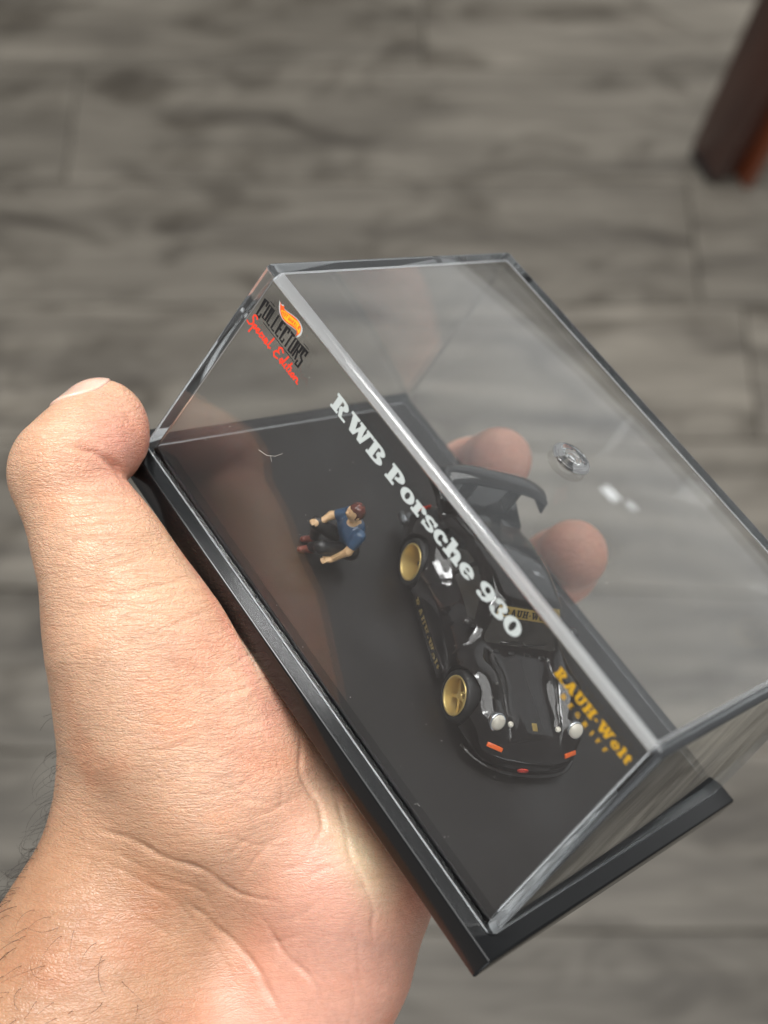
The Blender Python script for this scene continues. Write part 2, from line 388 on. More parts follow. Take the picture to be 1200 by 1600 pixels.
# ------------------------------------------------------------------ the hand
def PXE(u, v, d): return eye_from_px(u, v, d)
def CE(x, y, z): return eye_from_case((x, y, z))
RCf = RCn.astype(np.float32); TCf = TCn.astype(np.float32)
def PXH(u, v, d): return eye_from_px(u, v, d + 5.0)
def PXM(u, v, d): return eye_from_px(u, v, d + 2.5)
DIST_A, DIST_B = PXE(96, 728, 241), PXE(158, 664, 252)
def thumb_distal(p):
    d = s_cone(p, DIST_A, DIST_B, 9.3, 8.4)
    d = smin(d, s_cone(p, PXE(140, 705, 245), PXE(168, 694, 250), 7.2, 7.0), 5)
    return d
def hand_sdf(p):
    d = thumb_distal(p)
    pr = s_cone(p, PXM(97, 745, 240), PXM(163, 872, 238), 9.6, 10.3)
    pr = smin(pr, s_cone(p, PXM(163, 872, 238), PXM(208, 988, 238), 10.3, 13.2), 6)
    d = smin(d, pr, 1.4)
    # thenar
    th = s_cone(p, PXH(208, 988, 238), PXH(272, 1105, 241), 13.2, 18.3)
    th = smin(th, s_cone(p, PXH(272, 1105, 241), PXH(342, 1225, 244), 18.3, 19.6), 8)
    th = smin(th, s_cone(p, PXH(338, 1225, 244), PXH(330, 1330, 250), 19.0, 18.0), 8)
    d = smin(d, th, 9)
    # radial metacarpal edge to the wrist
    d = smin(d, s_cone(p, PXH(190, 985, 243), PXH(208, 1235, 247), 11.2, 12.3), 8)
    # wrist and forearm
    f = s_cone(p, PXH(205, 1285, 247), PXH(60, 1680, 236), 12.5, 23.0)
    f = smin(f, s_cone(p, PXH(310, 1390, 253), PXH(130, 1790, 236), 19, 25), 12)
    f = smin(f, s_cone(p, PXH(450, 1500, 255), PXH(300, 1830, 236), 16, 25), 12)
    d = smin(d, f, 10)
    # heel of the palm, little-finger side
    hy = s_cone(p, PXH(566, 1405, 245), PXH(470, 1560, 250), 12.0, 15.5)
    hy = smin(hy, s_cone(p, PXH(545, 1330, 248), PXH(500, 1500, 246), 9.0, 15), 10)
    hy = smin(hy, s_cone(p, PXH(470, 1430, 250), PXH(430, 1560, 248), 15, 17), 10)
    d = smin(d, hy, 7)
    # palm under the base, knuckle row
    for a, b, r1, r2 in ((CE(52, -2, -32), CE(18, 54, -20), 13, 11), (CE(60, 0, -32), CE(38, 64, -21), 13, 11), (CE(72, 2, -34), CE(57, 66, -22), 13, 11), (CE(82, 4, -30), CE(75, 60, -23), 13, 11)):
        d = smin(d, s_cone(p, a, b, r1, r2), 9)
    # fingers
    for ch in ((CE(18, 54, -20), CE(13, 90, -24), CE(18, 90.5, -10), CE(24.7, 82.3, 4.0), (10.5, 9.3, 8.4, 7.4)),
               (CE(38, 64, -21), CE(44, 99, -25), CE(48, 94, -10), CE(52.5, 82.3, 3.3), (10.5, 9.5, 8.6, 7.6)),
               (CE(57, 66, -22), CE(66, 96, -32), CE(72, 84, -40), CE(74, 70, -40), (10, 9, 8.2, 7.2)),
               (CE(75, 60, -23), CE(84, 82, -36), CE(88, 70, -42), CE(88, 58, -42), (9, 8, 7.2, 6.4))):
        c = s_cone(p, ch[0], ch[1], ch[4][0], ch[4][1])
        c = smin(c, s_cone(p, ch[1], ch[2], ch[4][1], ch[4][2]), 2.5)
        c = smin(c, s_cone(p, ch[2], ch[3], ch[4][2], ch[4][3]), 2.5)
        d = smin(d, c, 3.0)
    for a, b in ((CE(18, 90.5, -10), CE(24.7, 82.3, 4.0)), (CE(48, 94, -10), CE(52.5, 82.3, 3.3))):     # joint creases of the two fingertips
        u_ = (b - a) / np.linalg.norm(b - a); s_ = (p - b.astype(np.float32)) @ u_.astype(np.float32); rr = np.linalg.norm(p - b.astype(np.float32), axis=-1)
        d = d + np.where(rr < 16, .45 * np.exp(-((s_ + 8.5) / .7) ** 2) + .25 * np.exp(-((s_ + 6.6) / .6) ** 2), 0)
    # tendon hollow and lumps
    q = p * 0.11
    d = d + 0.35 * np.sin(q[..., 0] * 1.7 + 1) * np.sin(q[..., 1] * 1.3) * np.sin(q[..., 2] * 1.1 + 2)
    # the skin flattens where it presses on the case
    c = (p - TCf) @ RCf
    box = s_box(c, (CL / 2, CD_ / 2, -2.66), (CL / 2 + OV + .12, CD_ / 2 + OV + .12, 2.66), .3)
    sl = np.clip(c[..., 2], 0, CH) * (CS / CH)
    bx2 = np.maximum(np.maximum(np.abs(c[..., 0] - CL / 2) - (CL / 2 - sl), np.abs(c[..., 1] - CD_ / 2) - (CD_ / 2 - sl)), np.maximum(-c[..., 2], c[..., 2] - CH)) - .12
    return smax(d, -np.minimum(box, bx2), 1.2)
V, Q, Nn = surface_nets(hand_sdf, (-100, -30, 205), (50, 113, 330), 0.42, newton=1)
# keep the arm a little beyond the picture's edge
U = 600 + FPX * V[:, 0] / V[:, 2]; W = 800 + FPX * V[:, 1] / V[:, 2]
def seg_dist(u, v, pts):
    best = np.full(len(u), 1e9)
    for (x0, y0), (x1, y1) in zip(pts[:-1], pts[1:]):
        dx, dy = x1 - x0, y1 - y0
        t = np.clip(((u - x0) * dx + (v - y0) * dy) / (dx * dx + dy * dy), 0, 1)
        best = np.minimum(best, np.hypot(u - x0 - t * dx, v - y0 - t * dy))
    return best
CREASES = [  # points along the crease, half width px, depth mm
    ([(112, 690), (150, 708), (180, 732), (203, 760)], 8, 1.7),
    ([(40, 700), (75, 690), (110, 686)], 5, .25), ([(28, 760), (60, 735), (95, 722)], 5, .2),
    ([(180, 930), (248, 916), (298, 899)], 5, .5), ([(250, 985), (300, 966), (342, 950)], 4, .4),
    ([(145, 1025), (240, 990), (300, 968)], 4, .22), ([(330, 1058), (380, 1030), (420, 1005)], 4, .25),
    ([(300, 1110), (360, 1085), (440, 1050)], 4, .22), ([(320, 1165), (390, 1130), (450, 1110)], 4, .2),
    ([(70, 800), (130, 815), (200, 800)], 4, .12), ([(75, 860), (150, 880), (230, 862)], 4, .12),
    ([(120, 950), (170, 955), (240, 935)], 4, .15), ([(100, 1010), (160, 1010), (230, 985)], 4, .15),
    ([(146, 1287), (245, 1333), (327, 1368), (379, 1397), (432, 1412)], 6, .75),
    ([(100, 1300), (200, 1345), (290, 1380)], 4, .2), ([(120, 1330), (230, 1382), (300, 1410)], 4, .18),
    ([(280, 1409), (327, 1432), (362, 1473), (408, 1520), (443, 1596)], 7, .8),
    ([(350, 1310), (408, 1319), (455, 1304)], 4, .45), ([(373, 1380), (402, 1339), (426, 1316)], 4, .4),
    ([(340, 1350), (375, 1322), (400, 1300)], 4, .3), ([(467, 1147), (472, 1205), (496, 1252), (503, 1298), (484, 1327)], 6, .75),
    ([(484, 1327), (474, 1352), (440, 1362), (418, 1362)], 5, .5),
    ([(519, 1222), (537, 1292), (560, 1362), (583, 1427), (589, 1497)], 6, .35),
    ([(397, 1427), (455, 1497), (496, 1543), (507, 1596)], 5, .5), ([(450, 1300), (440, 1230), (430, 1170)], 5, .2),
    ([(503, 1298), (520, 1300), (540, 1293)], 5, .3), ([(540, 1500), (556, 1550), (552, 1600)], 5, .3),
    ([(330, 1215), (385, 1250), (470, 1262)], 4, .3), ([(360, 1285), (420, 1270), (480, 1235)], 4, .25), ([(250, 1370), (320, 1395), (352, 1440)], 4, .35),
    ([(420, 1440), (470, 1430), (520, 1390)], 4, .3), ([(380, 1480), (440, 1470), (500, 1450)], 4, .22), ([(530, 1440), (560, 1480), (570, 1540)], 4, .3), ([(470, 1380), (500, 1360), (535, 1350)], 4, .3),
    ([(200, 1360), (270, 1410), (330, 1470), (370, 1540)], 4, .3), ([(180, 1400), (260, 1460), (310, 1530)], 4, .2), ([(220, 1130), (290, 1130), (340, 1105)], 4, .2), ([(200, 1180), (270, 1170), (330, 1140)], 4, .2),
    ([(300, 1250), (370, 1230), (420, 1200)], 4, .2), ([(270, 1200), (340, 1190), (410, 1150)], 4, .2)]
vis = (Nn * V).sum(1) < 0
wob = 2.2 * np.sin(U * 0.045 + W * 0.03) + 1.2 * np.sin(U * 0.06 - W * 0.08 + 1)
for pts, hw, dep in CREASES:
    dd = seg_dist(U + wob, W - wob, pts)
    hw = max(hw, 5.0); dep = dep * 0.85
    ends = np.minimum(np.hypot(U - pts[0][0], W - pts[0][1]), np.hypot(U - pts[-1][0], W - pts[-1][1]))
    dep = dep * np.clip(0.1 + ends / 60.0, 0, 1) * (.75 + .25 * np.sin(U * .06 + W * .09))
    amt = (dep * np.clip(1 - dd / (hw * 1.15), 0, 1) ** 1.3 + dep * .12 * np.exp(-(dd / (hw * 2.2)) ** 2)) * vis
    V = V - Nn * amt[:, None]
hand = mesh_obj('hand', V, Q, None)
hand.matrix_world = EYE
def blob(u, v, cu, cv, ru, rv):
    return np.exp(-(((u - cu) / ru) ** 2 + ((v - cv) / rv) ** 2))
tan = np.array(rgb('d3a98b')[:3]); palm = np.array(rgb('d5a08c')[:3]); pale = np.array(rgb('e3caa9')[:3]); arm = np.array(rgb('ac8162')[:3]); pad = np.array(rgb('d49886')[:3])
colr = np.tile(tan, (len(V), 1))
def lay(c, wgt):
    global colr
    wgt = np.clip(wgt, 0, 1)[:, None]; colr = colr * (1 - wgt) + c * wgt
sm = lambda x: 1 / (1 + np.exp(-np.clip(x, -30, 30)))
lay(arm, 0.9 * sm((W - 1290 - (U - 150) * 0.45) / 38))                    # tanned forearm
lay(palm, 0.95 * sm((U + 0.35 * (W - 1300) - 445) / 30) * sm((W - 1130) / 30))
lay(pad, 0.9 * blob(U, W, 190, 700, 70, 75))
lay(pad, 0.35 * blob(U, W, 330, 1010, 90, 60)); lay(palm, 0.5 * blob(U, W, 400, 1150, 90, 120))
lay(pale, 0.95 * blob(U + 0.55 * (W - 1330) * -1, W, 563, 1335, 42, 110))
lay(pad, 0.7 * (V[:, 2] > 262) * (W < 1000))                             # fingertips behind the case
lay(pad, 0.5 * blob(U, W, 640, 1440, 40, 60))
cc = (V - TCn) @ RCn                                                         # how close the skin is to the case
slv = np.clip(cc[:, 2], 0, CH) * (CS / CH)
gap1 = np.maximum(np.abs(cc[:, 0] - CL / 2) - (CL / 2 - slv), np.abs(cc[:, 1] - CD_ / 2) - (CD_ / 2 - slv)); gap1 = np.where((cc[:, 2] > 0) & (cc[:, 2] < CH), gap1, 99)
gap2 = np.maximum(np.maximum(np.abs(cc[:, 0] - CL / 2) - CL / 2 - OV, np.abs(cc[:, 1] - CD_ / 2) - CD_ / 2 - OV), np.abs(cc[:, 2] + 2.66) - 2.54)
gap = np.minimum(gap1, gap2)
lay(pad, .55 * np.exp(-((gap - 2.6) / 1.6) ** 2)); lay(np.array(rgb('ecc9b2')[:3]), .8 * np.exp(-(np.maximum(gap, 0) / .7) ** 2))
relief = np.clip(1.0 - .45 * sm((U + 0.35 * (W - 1300) - 430) / 40) * sm((W - 1130) / 40) - .35 * sm((W - 1330 - (U - 150) * .45) / 40), .3, 1)
ra = hand.data.attributes.new('relief', 'FLOAT', 'POINT'); ra.data.foreach_set('value', relief.astype(np.float32))
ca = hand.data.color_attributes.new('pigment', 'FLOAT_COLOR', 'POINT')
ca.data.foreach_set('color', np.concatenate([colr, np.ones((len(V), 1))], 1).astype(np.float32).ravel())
def skin_material():
    m, N, Lk, b = material('skin')
    at = N.new('ShaderNodeAttribute'); at.attribute_name = 'pigment'
    tc = N.new('ShaderNodeTexCoord')
    def mapped(rot, scale):
        mp = N.new('ShaderNodeMapping'); mp.inputs['Rotation'].default_value = rot; mp.inputs['Scale'].default_value = scale
        mp.vector_type = 'TEXTURE' if False else 'POINT'
        Lk.new(tc.outputs['Object'], mp.inputs[0]); return mp
    def noise(vec, scale, detail=3, rough=.5, dist=0.):
        n = N.new('ShaderNodeTexNoise'); n.inputs['Scale'].default_value = scale; n.inputs['Detail'].default_value = detail
        n.inputs['Roughness'].default_value = rough; n.inputs['Distortion'].default_value = dist
        Lk.new(vec.outputs[0], n.inputs['Vector']); return n
    def math_(op, a, b_=None, v=None):
        n = N.new('ShaderNodeMath'); n.operation = op; Lk.new(a, n.inputs[0])
        if b_ is not None: Lk.new(b_, n.inputs[1])
        if v is not None: n.inputs[1].default_value = v
        return n.outputs[0]
    iso = mapped((0, 0, 0), (1, 1, 1))
    # colour mottling
    n1 = noise(iso, 140, 4, .6); n2 = noise(iso, 900, 3, .6)
    mr = N.new('ShaderNodeMapRange'); mr.inputs['From Min'].default_value = .3; mr.inputs['From Max'].default_value = .7; mr.inputs['To Min'].default_value = .86; mr.inputs['To Max'].default_value = 1.1
    Lk.new(math_('MULTIPLY_ADD', n2.outputs['Fac'], v=0.35), mr.inputs[0])
    ad = N.new('ShaderNodeMath'); ad.operation = 'MULTIPLY_ADD'; Lk.new(n2.outputs['Fac'], ad.inputs[0]); ad.inputs[1].default_value = 0.4
    sc1 = math_('MULTIPLY', n1.outputs['Fac'], v=0.6); Lk.new(sc1, ad.inputs[2]); Lk.new(ad.outputs[0], mr.inputs[0])
    hs = N.new('ShaderNodeHueSaturation'); Lk.new(at.outputs['Color'], hs.inputs['Color']); Lk.new(mr.outputs[0], hs.inputs['Value'])
    rd = N.new('ShaderNodeMix'); rd.data_type = 'RGBA'; rd.blend_type = 'MULTIPLY'
    n3 = noise(iso, 60, 2); m3 = N.new('ShaderNodeMapRange'); m3.inputs['From Min'].default_value = .5; m3.inputs['From Max'].default_value = .75; m3.inputs['To Max'].default_value = .8
    Lk.new(n3.outputs['Fac'], m3.inputs[0]); Lk.new(m3.outputs[0], rd.inputs[0]); Lk.new(hs.outputs[0], rd.inputs[6]); rd.inputs[7].default_value = (1.0, .80, .72, 1)
    # relief: crossing fine lines + a cell pattern + long wrinkles across the thumb
    wv = N.new('ShaderNodeVectorMath'); wv.operation = 'MULTIPLY_ADD'      # gentle warp
    nw = noise(iso, 180, 2); Lk.new(nw.outputs['Color'], wv.inputs[0]); wv.inputs[1].default_value = (.0016,) * 3; Lk.new(tc.outputs['Object'], wv.inputs[2])
    def cells(deg, stretch, scale, width):
        mp = N.new('ShaderNodeMapping'); mp.inputs['Rotation'].default_value = (0, 0, math.radians(deg)); mp.inputs['Scale'].default_value = (1, stretch, 1)
        Lk.new(wv.outputs[0], mp.inputs[0])
        v = N.new('ShaderNodeTexVoronoi'); v.feature = 'DISTANCE_TO_EDGE'; v.inputs['Scale'].default_value = scale
        Lk.new(mp.outputs[0], v.inputs['Vector'])
        r = N.new('ShaderNodeMapRange'); r.inputs['From Max'].default_value = width; Lk.new(v.outputs['Distance'], r.inputs[0]); return r.outputs[0]
    c1 = cells(24, 2.6, 620, .22); c2 = cells(12, 1.8, 1150, .2)
    z3 = mapped((0, 0, math.radians(24)), (.8, 5.0, 1)); w3 = noise(z3, 120, 4, .62, .5)
    def ridge(n):   # thin lines where the noise crosses its middle
        a = math_('SUBTRACT', n.outputs['Fac'], v=0.5); a = math_('ABSOLUTE', a)
        r = N.new('ShaderNodeMapRange'); r.inputs['From Max'].default_value = .05; Lk.new(a, r.inputs[0]); return r.outputs[0]
    h = math_('MULTIPLY', c1, v=.42); h = math_('ADD', h, math_('MULTIPLY', c2, v=.5))
    h = math_('ADD', h, math_('MULTIPLY', ridge(w3), v=.95)); h = math_('ADD', h, math_('MULTIPLY', n2.outputs['Fac'], v=.5))
    bp = N.new('ShaderNodeBump'); bp.inputs['Strength'].default_value = .65; bp.inputs['Distance'].default_value = .00021
    ar = N.new('ShaderNodeAttribute'); ar.attribute_name = 'relief'; Lk.new(math_('MULTIPLY', ar.outputs['Fac'], v=.55), bp.inputs['Strength'])
    Lk.new(h, bp.inputs['Height']); Lk.new(bp.outputs[0], b.inputs['Normal'])
    # furrow shade put into the colour, darker and redder where the relief is low
    dk = N.new('ShaderNodeMix'); dk.data_type = 'RGBA'; dk.blend_type = 'MULTIPLY'
    inv = N.new('ShaderNodeMapRange'); inv.inputs['From Min'].default_value = 0.5; inv.inputs['From Max'].default_value = 1.9; inv.inputs['To Min'].default_value = .22; inv.inputs['To Max'].default_value = 0
    Lk.new(h, inv.inputs[0]); Lk.new(inv.outputs[0], dk.inputs[0]); Lk.new(rd.outputs[2], dk.inputs[6]); dk.inputs[7].default_value = (.78, .62, .52, 1)
    Lk.new(dk.outputs[2], b.inputs['Base Color'])
    b.inputs['Roughness'].default_value = .38; b.inputs['Specular IOR Level'].default_value = .55
    b.inputs['Subsurface Weight'].default_value = .3; b.inputs['Subsurface Radius'].default_value = (1.0, .36, .2); b.inputs['Subsurface Scale'].default_value = .0028
    return m
M_SKIN = skin_material(); hand.data.materials.append(M_SKIN)
hand['label'] = 'bare tanned hand and wrist gripping the case from below, thumb at its end'; hand['category'] = 'hand'
# thumb nail, seen edge on
ND = np.array([-.50, -.80, -.30]); ND /= np.linalg.norm(ND)
ax = (DIST_B - DIST_A) / np.linalg.norm(DIST_B - DIST_A); ND = ND - ax * (ND @ ax); ND /= np.linalg.norm(ND); LT = np.cross(ax, ND)
NR = np.stack([ax, LT, ND], 1)
NC = DIST_A + ax * (np.linalg.norm(DIST_B - DIST_A) + 1.0) + ND * 8.2
def nail_sdf(p):
    return smax(np.maximum(thumb_distal(p) - .45, -(thumb_distal(p) + .5)), s_ell(p, NC, (7.0, 6.2, 5.0), NR), .5)
V2, Q2, N2 = surface_nets(nail_sdf, NC - 10, NC + 10, .3)
M_NAIL = simple('nail', rgb('dfb9a6'), .28, coat=.2); M_NAIL.node_tree.nodes['Principled BSDF'].inputs['Subsurface Weight'].default_value = .2
M_NAIL.node_tree.nodes['Principled BSDF'].inputs['Subsurface Scale'].default_value = .002
mesh_obj('thumb_nail', V2, Q2, M_NAIL, hand)
# arm hair along the wrist and the forearm
rng = np.random.default_rng(7)
hv, hf = [], []
cand_edge = np.where((np.abs((Nn * V).sum(1) / np.linalg.norm(V, axis=1)) < .28) & (W > 1085) & (W < 1480) & (U < 130) & (Nn[:, 0] < -.2))[0]
cand_face = np.where(vis & (W > 1340) & (U < 260 - (1600 - W) * .75) & (W < 1660))[0]
def hair(i, length, curl):
    p = V[i].copy(); n = Nn[i]
    t = np.array([-.45, .75, -.1]) + rng.normal(0, .24, 3); d = n * .75 + t * .7; d /= np.linalg.norm(d)
    k = rng.normal(0, 1, 3); pts = [p - n * .3]; rad = []
    m = 9
    for s_ in range(m):
        p = p + d * length / m; d = d + np.cross(k, d) * curl / m - n * .09; d /= np.linalg.norm(d); pts.append(p.copy())
    vv, ff = tube(pts, [.034 * (1 - .85 * j / m) + .005 for j in range(m + 1)], 4, False)
    o = len(hv); hv.extend(vv); hf.extend([tuple(a + o for a in f) for f in ff])
wgt = np.clip((W[cand_edge] - 1080) / 200, .12, 1); wgt = wgt / wgt.sum()
for i in rng.choice(cand_edge, 80, p=wgt): hair(i, rng.uniform(4, 9), rng.uniform(.6, 2.6))
for i in rng.choice(cand_face, 110): hair(i, rng.uniform(4, 8.5), rng.uniform(.2, 1.1))
hr = mesh_obj('arm_hair', hv, hf, simple('dark_hair', (.016, .012, .010, 1), .5), hand); hr['kind'] = 'stuff'

# ------------------------------------------------------------------ the toy car (x forward, y left, z up; millimetres)
M_PAINT = simple('gloss_black_paint', (0.0055, 0.004, 0.0036, 1), .05, coat=.35)
M_GLASS_D = simple('smoked_window', (0.032, 0.030, 0.027, 1), .10, coat=.2)
M_TRIM = simple('satin_black_trim', (0.010, 0.010, 0.010, 1), .38)
M_TYRE = simple('tyre_rubber', (0.013, 0.013, 0.013, 1), .6)
M_GOLD = simple('gold_wheel', rgb('d3b873'), .36, metal=.45)
M_GOLDP = simple('gold_print', rgb('8d7842'), .45, metal=.25)
M_LAMP = simple('white_lamp', rgb('d8d2c4'), .2, coat=.5)
M_CHROME = simple('chrome', rgb('c8ccd0'), .15, metal=1.0)
M_ORANGE = simple('orange_lens', rgb('e8641c'), .3, coat=.4)
M_RED = simple('red_paint', rgb('d2331c'), .35, coat=.3)
XA, WR = 15.6, 4.75
carC = Vector((63.9, 40.8, 1.02)); HEAD = math.radians(-25.5)
car = empty('toy_car', CASE @ Matrix.Translation(carC * MM) @ Matrix.Rotation(HEAD, 4, 'Z'), 'small gloss black toy sports car with gold wheels and rear wing inside the case', 'toy car')
def lerp(x, xs, ys): return np.interp(x, xs, ys)
def smooth_lerp(x, xs, ys):
    # averaged over a small window so the profile has no kinks
    return sum(np.interp(x + d, xs, ys) * wg for d, wg in ((-2.4, .12), (-1.2, .22), (0, .32), (1.2, .22), (2.4, .12)))
def car_sdf(p):
    x, y, z = p[..., 0], np.abs(p[..., 1]), p[..., 2]
    flare = 2.5 * np.exp(-((x - XA) / 6.2) ** 2) + 3.0 * np.exp(-((x + XA) / 6.6) ** 2)
    half = smooth_lerp(x, [-31, -27, -18, -6, 6, 18, 25, 30], [10.2, 11.4, 11.9, 11.7, 11.7, 11.6, 11.0, 9.6]) + flare * np.clip(1.15 - np.maximum(z - 5.2, 0) * .16, 0, 1)
    half = half - np.maximum(z - 6.5, 0) * .30 - np.maximum(3.2 - z, 0) * .22
    topc = smooth_lerp(x, [-31, -27, -20, -10, 3, 9, 18, 24, 28, 31], [8.2, 9.6, 10.6, 11.0, 10.7, 10.0, 8.7, 7.4, 6.0, 4.4])
    top = topc - np.minimum(y, 7) ** 2 * .016
    xf = 28.6 - .016 * y * y - np.maximum(z - 4.2, 0) ** 1.5 * .42
    xr = -30.2 + .012 * y * y + np.maximum(z - 7.5, 0) * .7
    d = smax(z - top, (y - half) * .95, 3.6)
    d = smax(d, smax((x - xf) * .85, (xr - x) * .9, .6), 2.0)
    d = smax(d, 1.7 - z, .8)
    q = np.stack([x, y, z], -1)
    # front fender tubes running from lamps to windscreen
    fe = s_cone(q, (20.8, 8.5, 6.15), (14.5, 9.3, 6.9), 3.2, 3.75)
    fe = smin(fe, s_cone(q, (14.5, 9.3, 6.9), (3.0, 8.8, 7.3), 3.75, 3.3), 3)
    d = smin(d, fe, 2.6)
    # rear haunches
    d = smin(d, s_ell(q, (-15.2, 9.6, 6.4), (9.5, 4.8, 5.0)), 3.4)
    # cabin
    roof = smooth_lerp(x, [-29, -24.5, -18, -11, -6, -1, 3], [9.8, 11.9, 14.7, 16.9, 17.8, 17.7, 17.2])
    wsc = (x - 8.0) * .80 + (z - 9.9) * .62 + y * y * .006
    cw = 10.1 - (z - 10) * .40 - np.maximum(-11 - x, 0) * .07
    cb = smax(z - roof + y * y * .008, (y - cw) * .95, 2.4)
    cb = smax(cb, wsc, 1.5)
    cb = smax(cb, (-26.5 - x), 1.0); cb = np.maximum(cb, 7.0 - z)
    d = smin(d, cb, 1.5)
    # wheel arches
    for xa, r in ((XA, 5.25), (-XA, 5.35)):
        cyl = np.sqrt((x - xa) ** 2 + (z - WR) ** 2) - r
        d = smax(d, -np.maximum(cyl, 7.4 - y), .35)
    # hood seam, front intake
    d = smax(d, -s_box(q, (29.2, 0, 3.1), (1.4, 5.2, .8), .4), .4)
    hs = np.abs(y - (5.9 + (20 - x) * .055)) + np.maximum(x - 25.0, 0) * 3 + np.maximum(9.0 - x, 0) * 3
    d = d + .22 * np.exp(-(hs / .22) ** 2) * (z > 5)
    ds = np.minimum(np.abs(x - 8.4 + .12 * (z - 5)), np.abs(x + 8.2 - .25 * (z - 6))) + np.maximum(z - 10.5, 0) * 2 + np.maximum(2.8 - z, 0) * 2
    d = d + .16 * np.exp(-(ds / .2) ** 2) * (y > 8)
    return d
V, Q, Nb = surface_nets(car_sdf, (-33, -17, .5), (32, 17, 19.5), .30)
body = mesh_obj('body', V, Q, M_PAINT, car, normals=Nb)
BVH = BVHTree.FromPolygons([Vector(v) for v in V], [tuple(map(int, q)) for q in Q])
def patch(name, poly, proj, direction, mat, parent, off=.09, step=.5, extra=()):
    """poly: 2-D outline; proj(a,b): start point; ray along direction; the sheet follows the body."""
    xs = [q[0] for q in poly]; ys = [q[1] for q in poly]
    outline = []
    for i in range(len(poly)):
        a, b = Vector(poly[i]), Vector(poly[(i + 1) % len(poly)]); n = max(1, int((b - a).length / step))
        outline += [tuple(a.lerp(b, k / n)) for k in range(n)]
    inner = []
    for gx in np.arange(min(xs) + step / 2, max(xs), step):
        for gy in np.arange(min(ys) + step / 2, max(ys), step):
            ins = False
            for i in range(len(poly)):
                (x1, y1), (x2, y2) = poly[i], poly[i - 1]
                if (y1 > gy) != (y2 > gy) and gx < (x2 - x1) * (gy - y1) / (y2 - y1) + x1: ins = not ins
            if ins: inner.append((gx, gy))
    n = len(outline)
    r = delaunay_2d_cdt([Vector(v) for v in outline + inner], [(i, (i + 1) % n) for i in range(n)], [list(range(n))], 1, 1e-5)
    pts = []; dirv = Vector(direction).normalized()
    for v in r[0]:
        o = Vector(proj(v.x, v.y)); h = BVH.ray_cast(o, dirv)
        if h[0] is None:
            h = BVH.find_nearest(o + dirv * 20)
        pts.append(h[0] - dirv * off)
    return mesh_obj(name, pts, r[2], mat, parent)
def rounded(poly, r=.6, n=3):
    out = []
    for i in range(len(poly)):
        a, b, c = Vector(poly[i - 1]), Vector(poly[i]), Vector(poly[(i + 1) % len(poly)])
        d1 = min(r, (a - b).length * .4); d2 = min(r, (c - b).length * .4)
        p1 = b + (a - b).normalized() * d1; p2 = b + (c - b).normalized() * d2
        for k in range(n + 1):
            t = k / n; out.append(tuple((1 - t) ** 2 * p1 + 2 * t * (1 - t) * b + t * t * p2))
    return out
wd = (-.62, 0, -.80)                                         # into the windscreen
def wproj(y, s_): return (10.5 - s_ * .62 + 12, y, 9.9 + s_ * .80 + 16)
ws_poly = rounded([(-8.4, .6), (8.4, .6), (6.5, 8.0), (-6.5, 8.0)], 1.2)
def wp(y, s_):  # s_ = distance up the screen
    o = Vector((7.6 - s_ * .62, y, 10.3 + s_ * .78)) + Vector((.78, 0, .62)) * 12
    return o
wdir = (-.78, 0, -.62)
windscreen = patch('windscreen', ws_poly, wp, wdir, M_GLASS_D, body)
banner = patch('windscreen_banner', rounded([(-6.8, 5.7), (6.8, 5.7), (6.35, 7.75), (-6.35, 7.75)], .3), wp, wdir, M_GOLDP, windscreen, off=.17)
for sgn, in ((-1,), (1,)):
    sd = (0, -sgn, -.12)
    sp = lambda a, b: (a, sgn * 22, b + 1.2)
    patch('side_window', rounded([(4.6, 11.3), (-1.8, 15.9), (-7.0, 16.2), (-7.8, 11.4)], .6), sp, sd, M_GLASS_D, body)
    patch('side_window', rounded([(-8.6, 11.4), (-8.0, 16.0), (-11.4, 15.2), (-15.2, 11.9)], .6), sp, sd, M_GLASS_D, body)
patch('rear_window', rounded([(-12, -5.8), (-12, 5.8), (-19.5, 6.6), (-19.5, -6.6)], .9), lambda a, b: (a, b, 40), (0, 0, -1), M_GLASS_D, body)
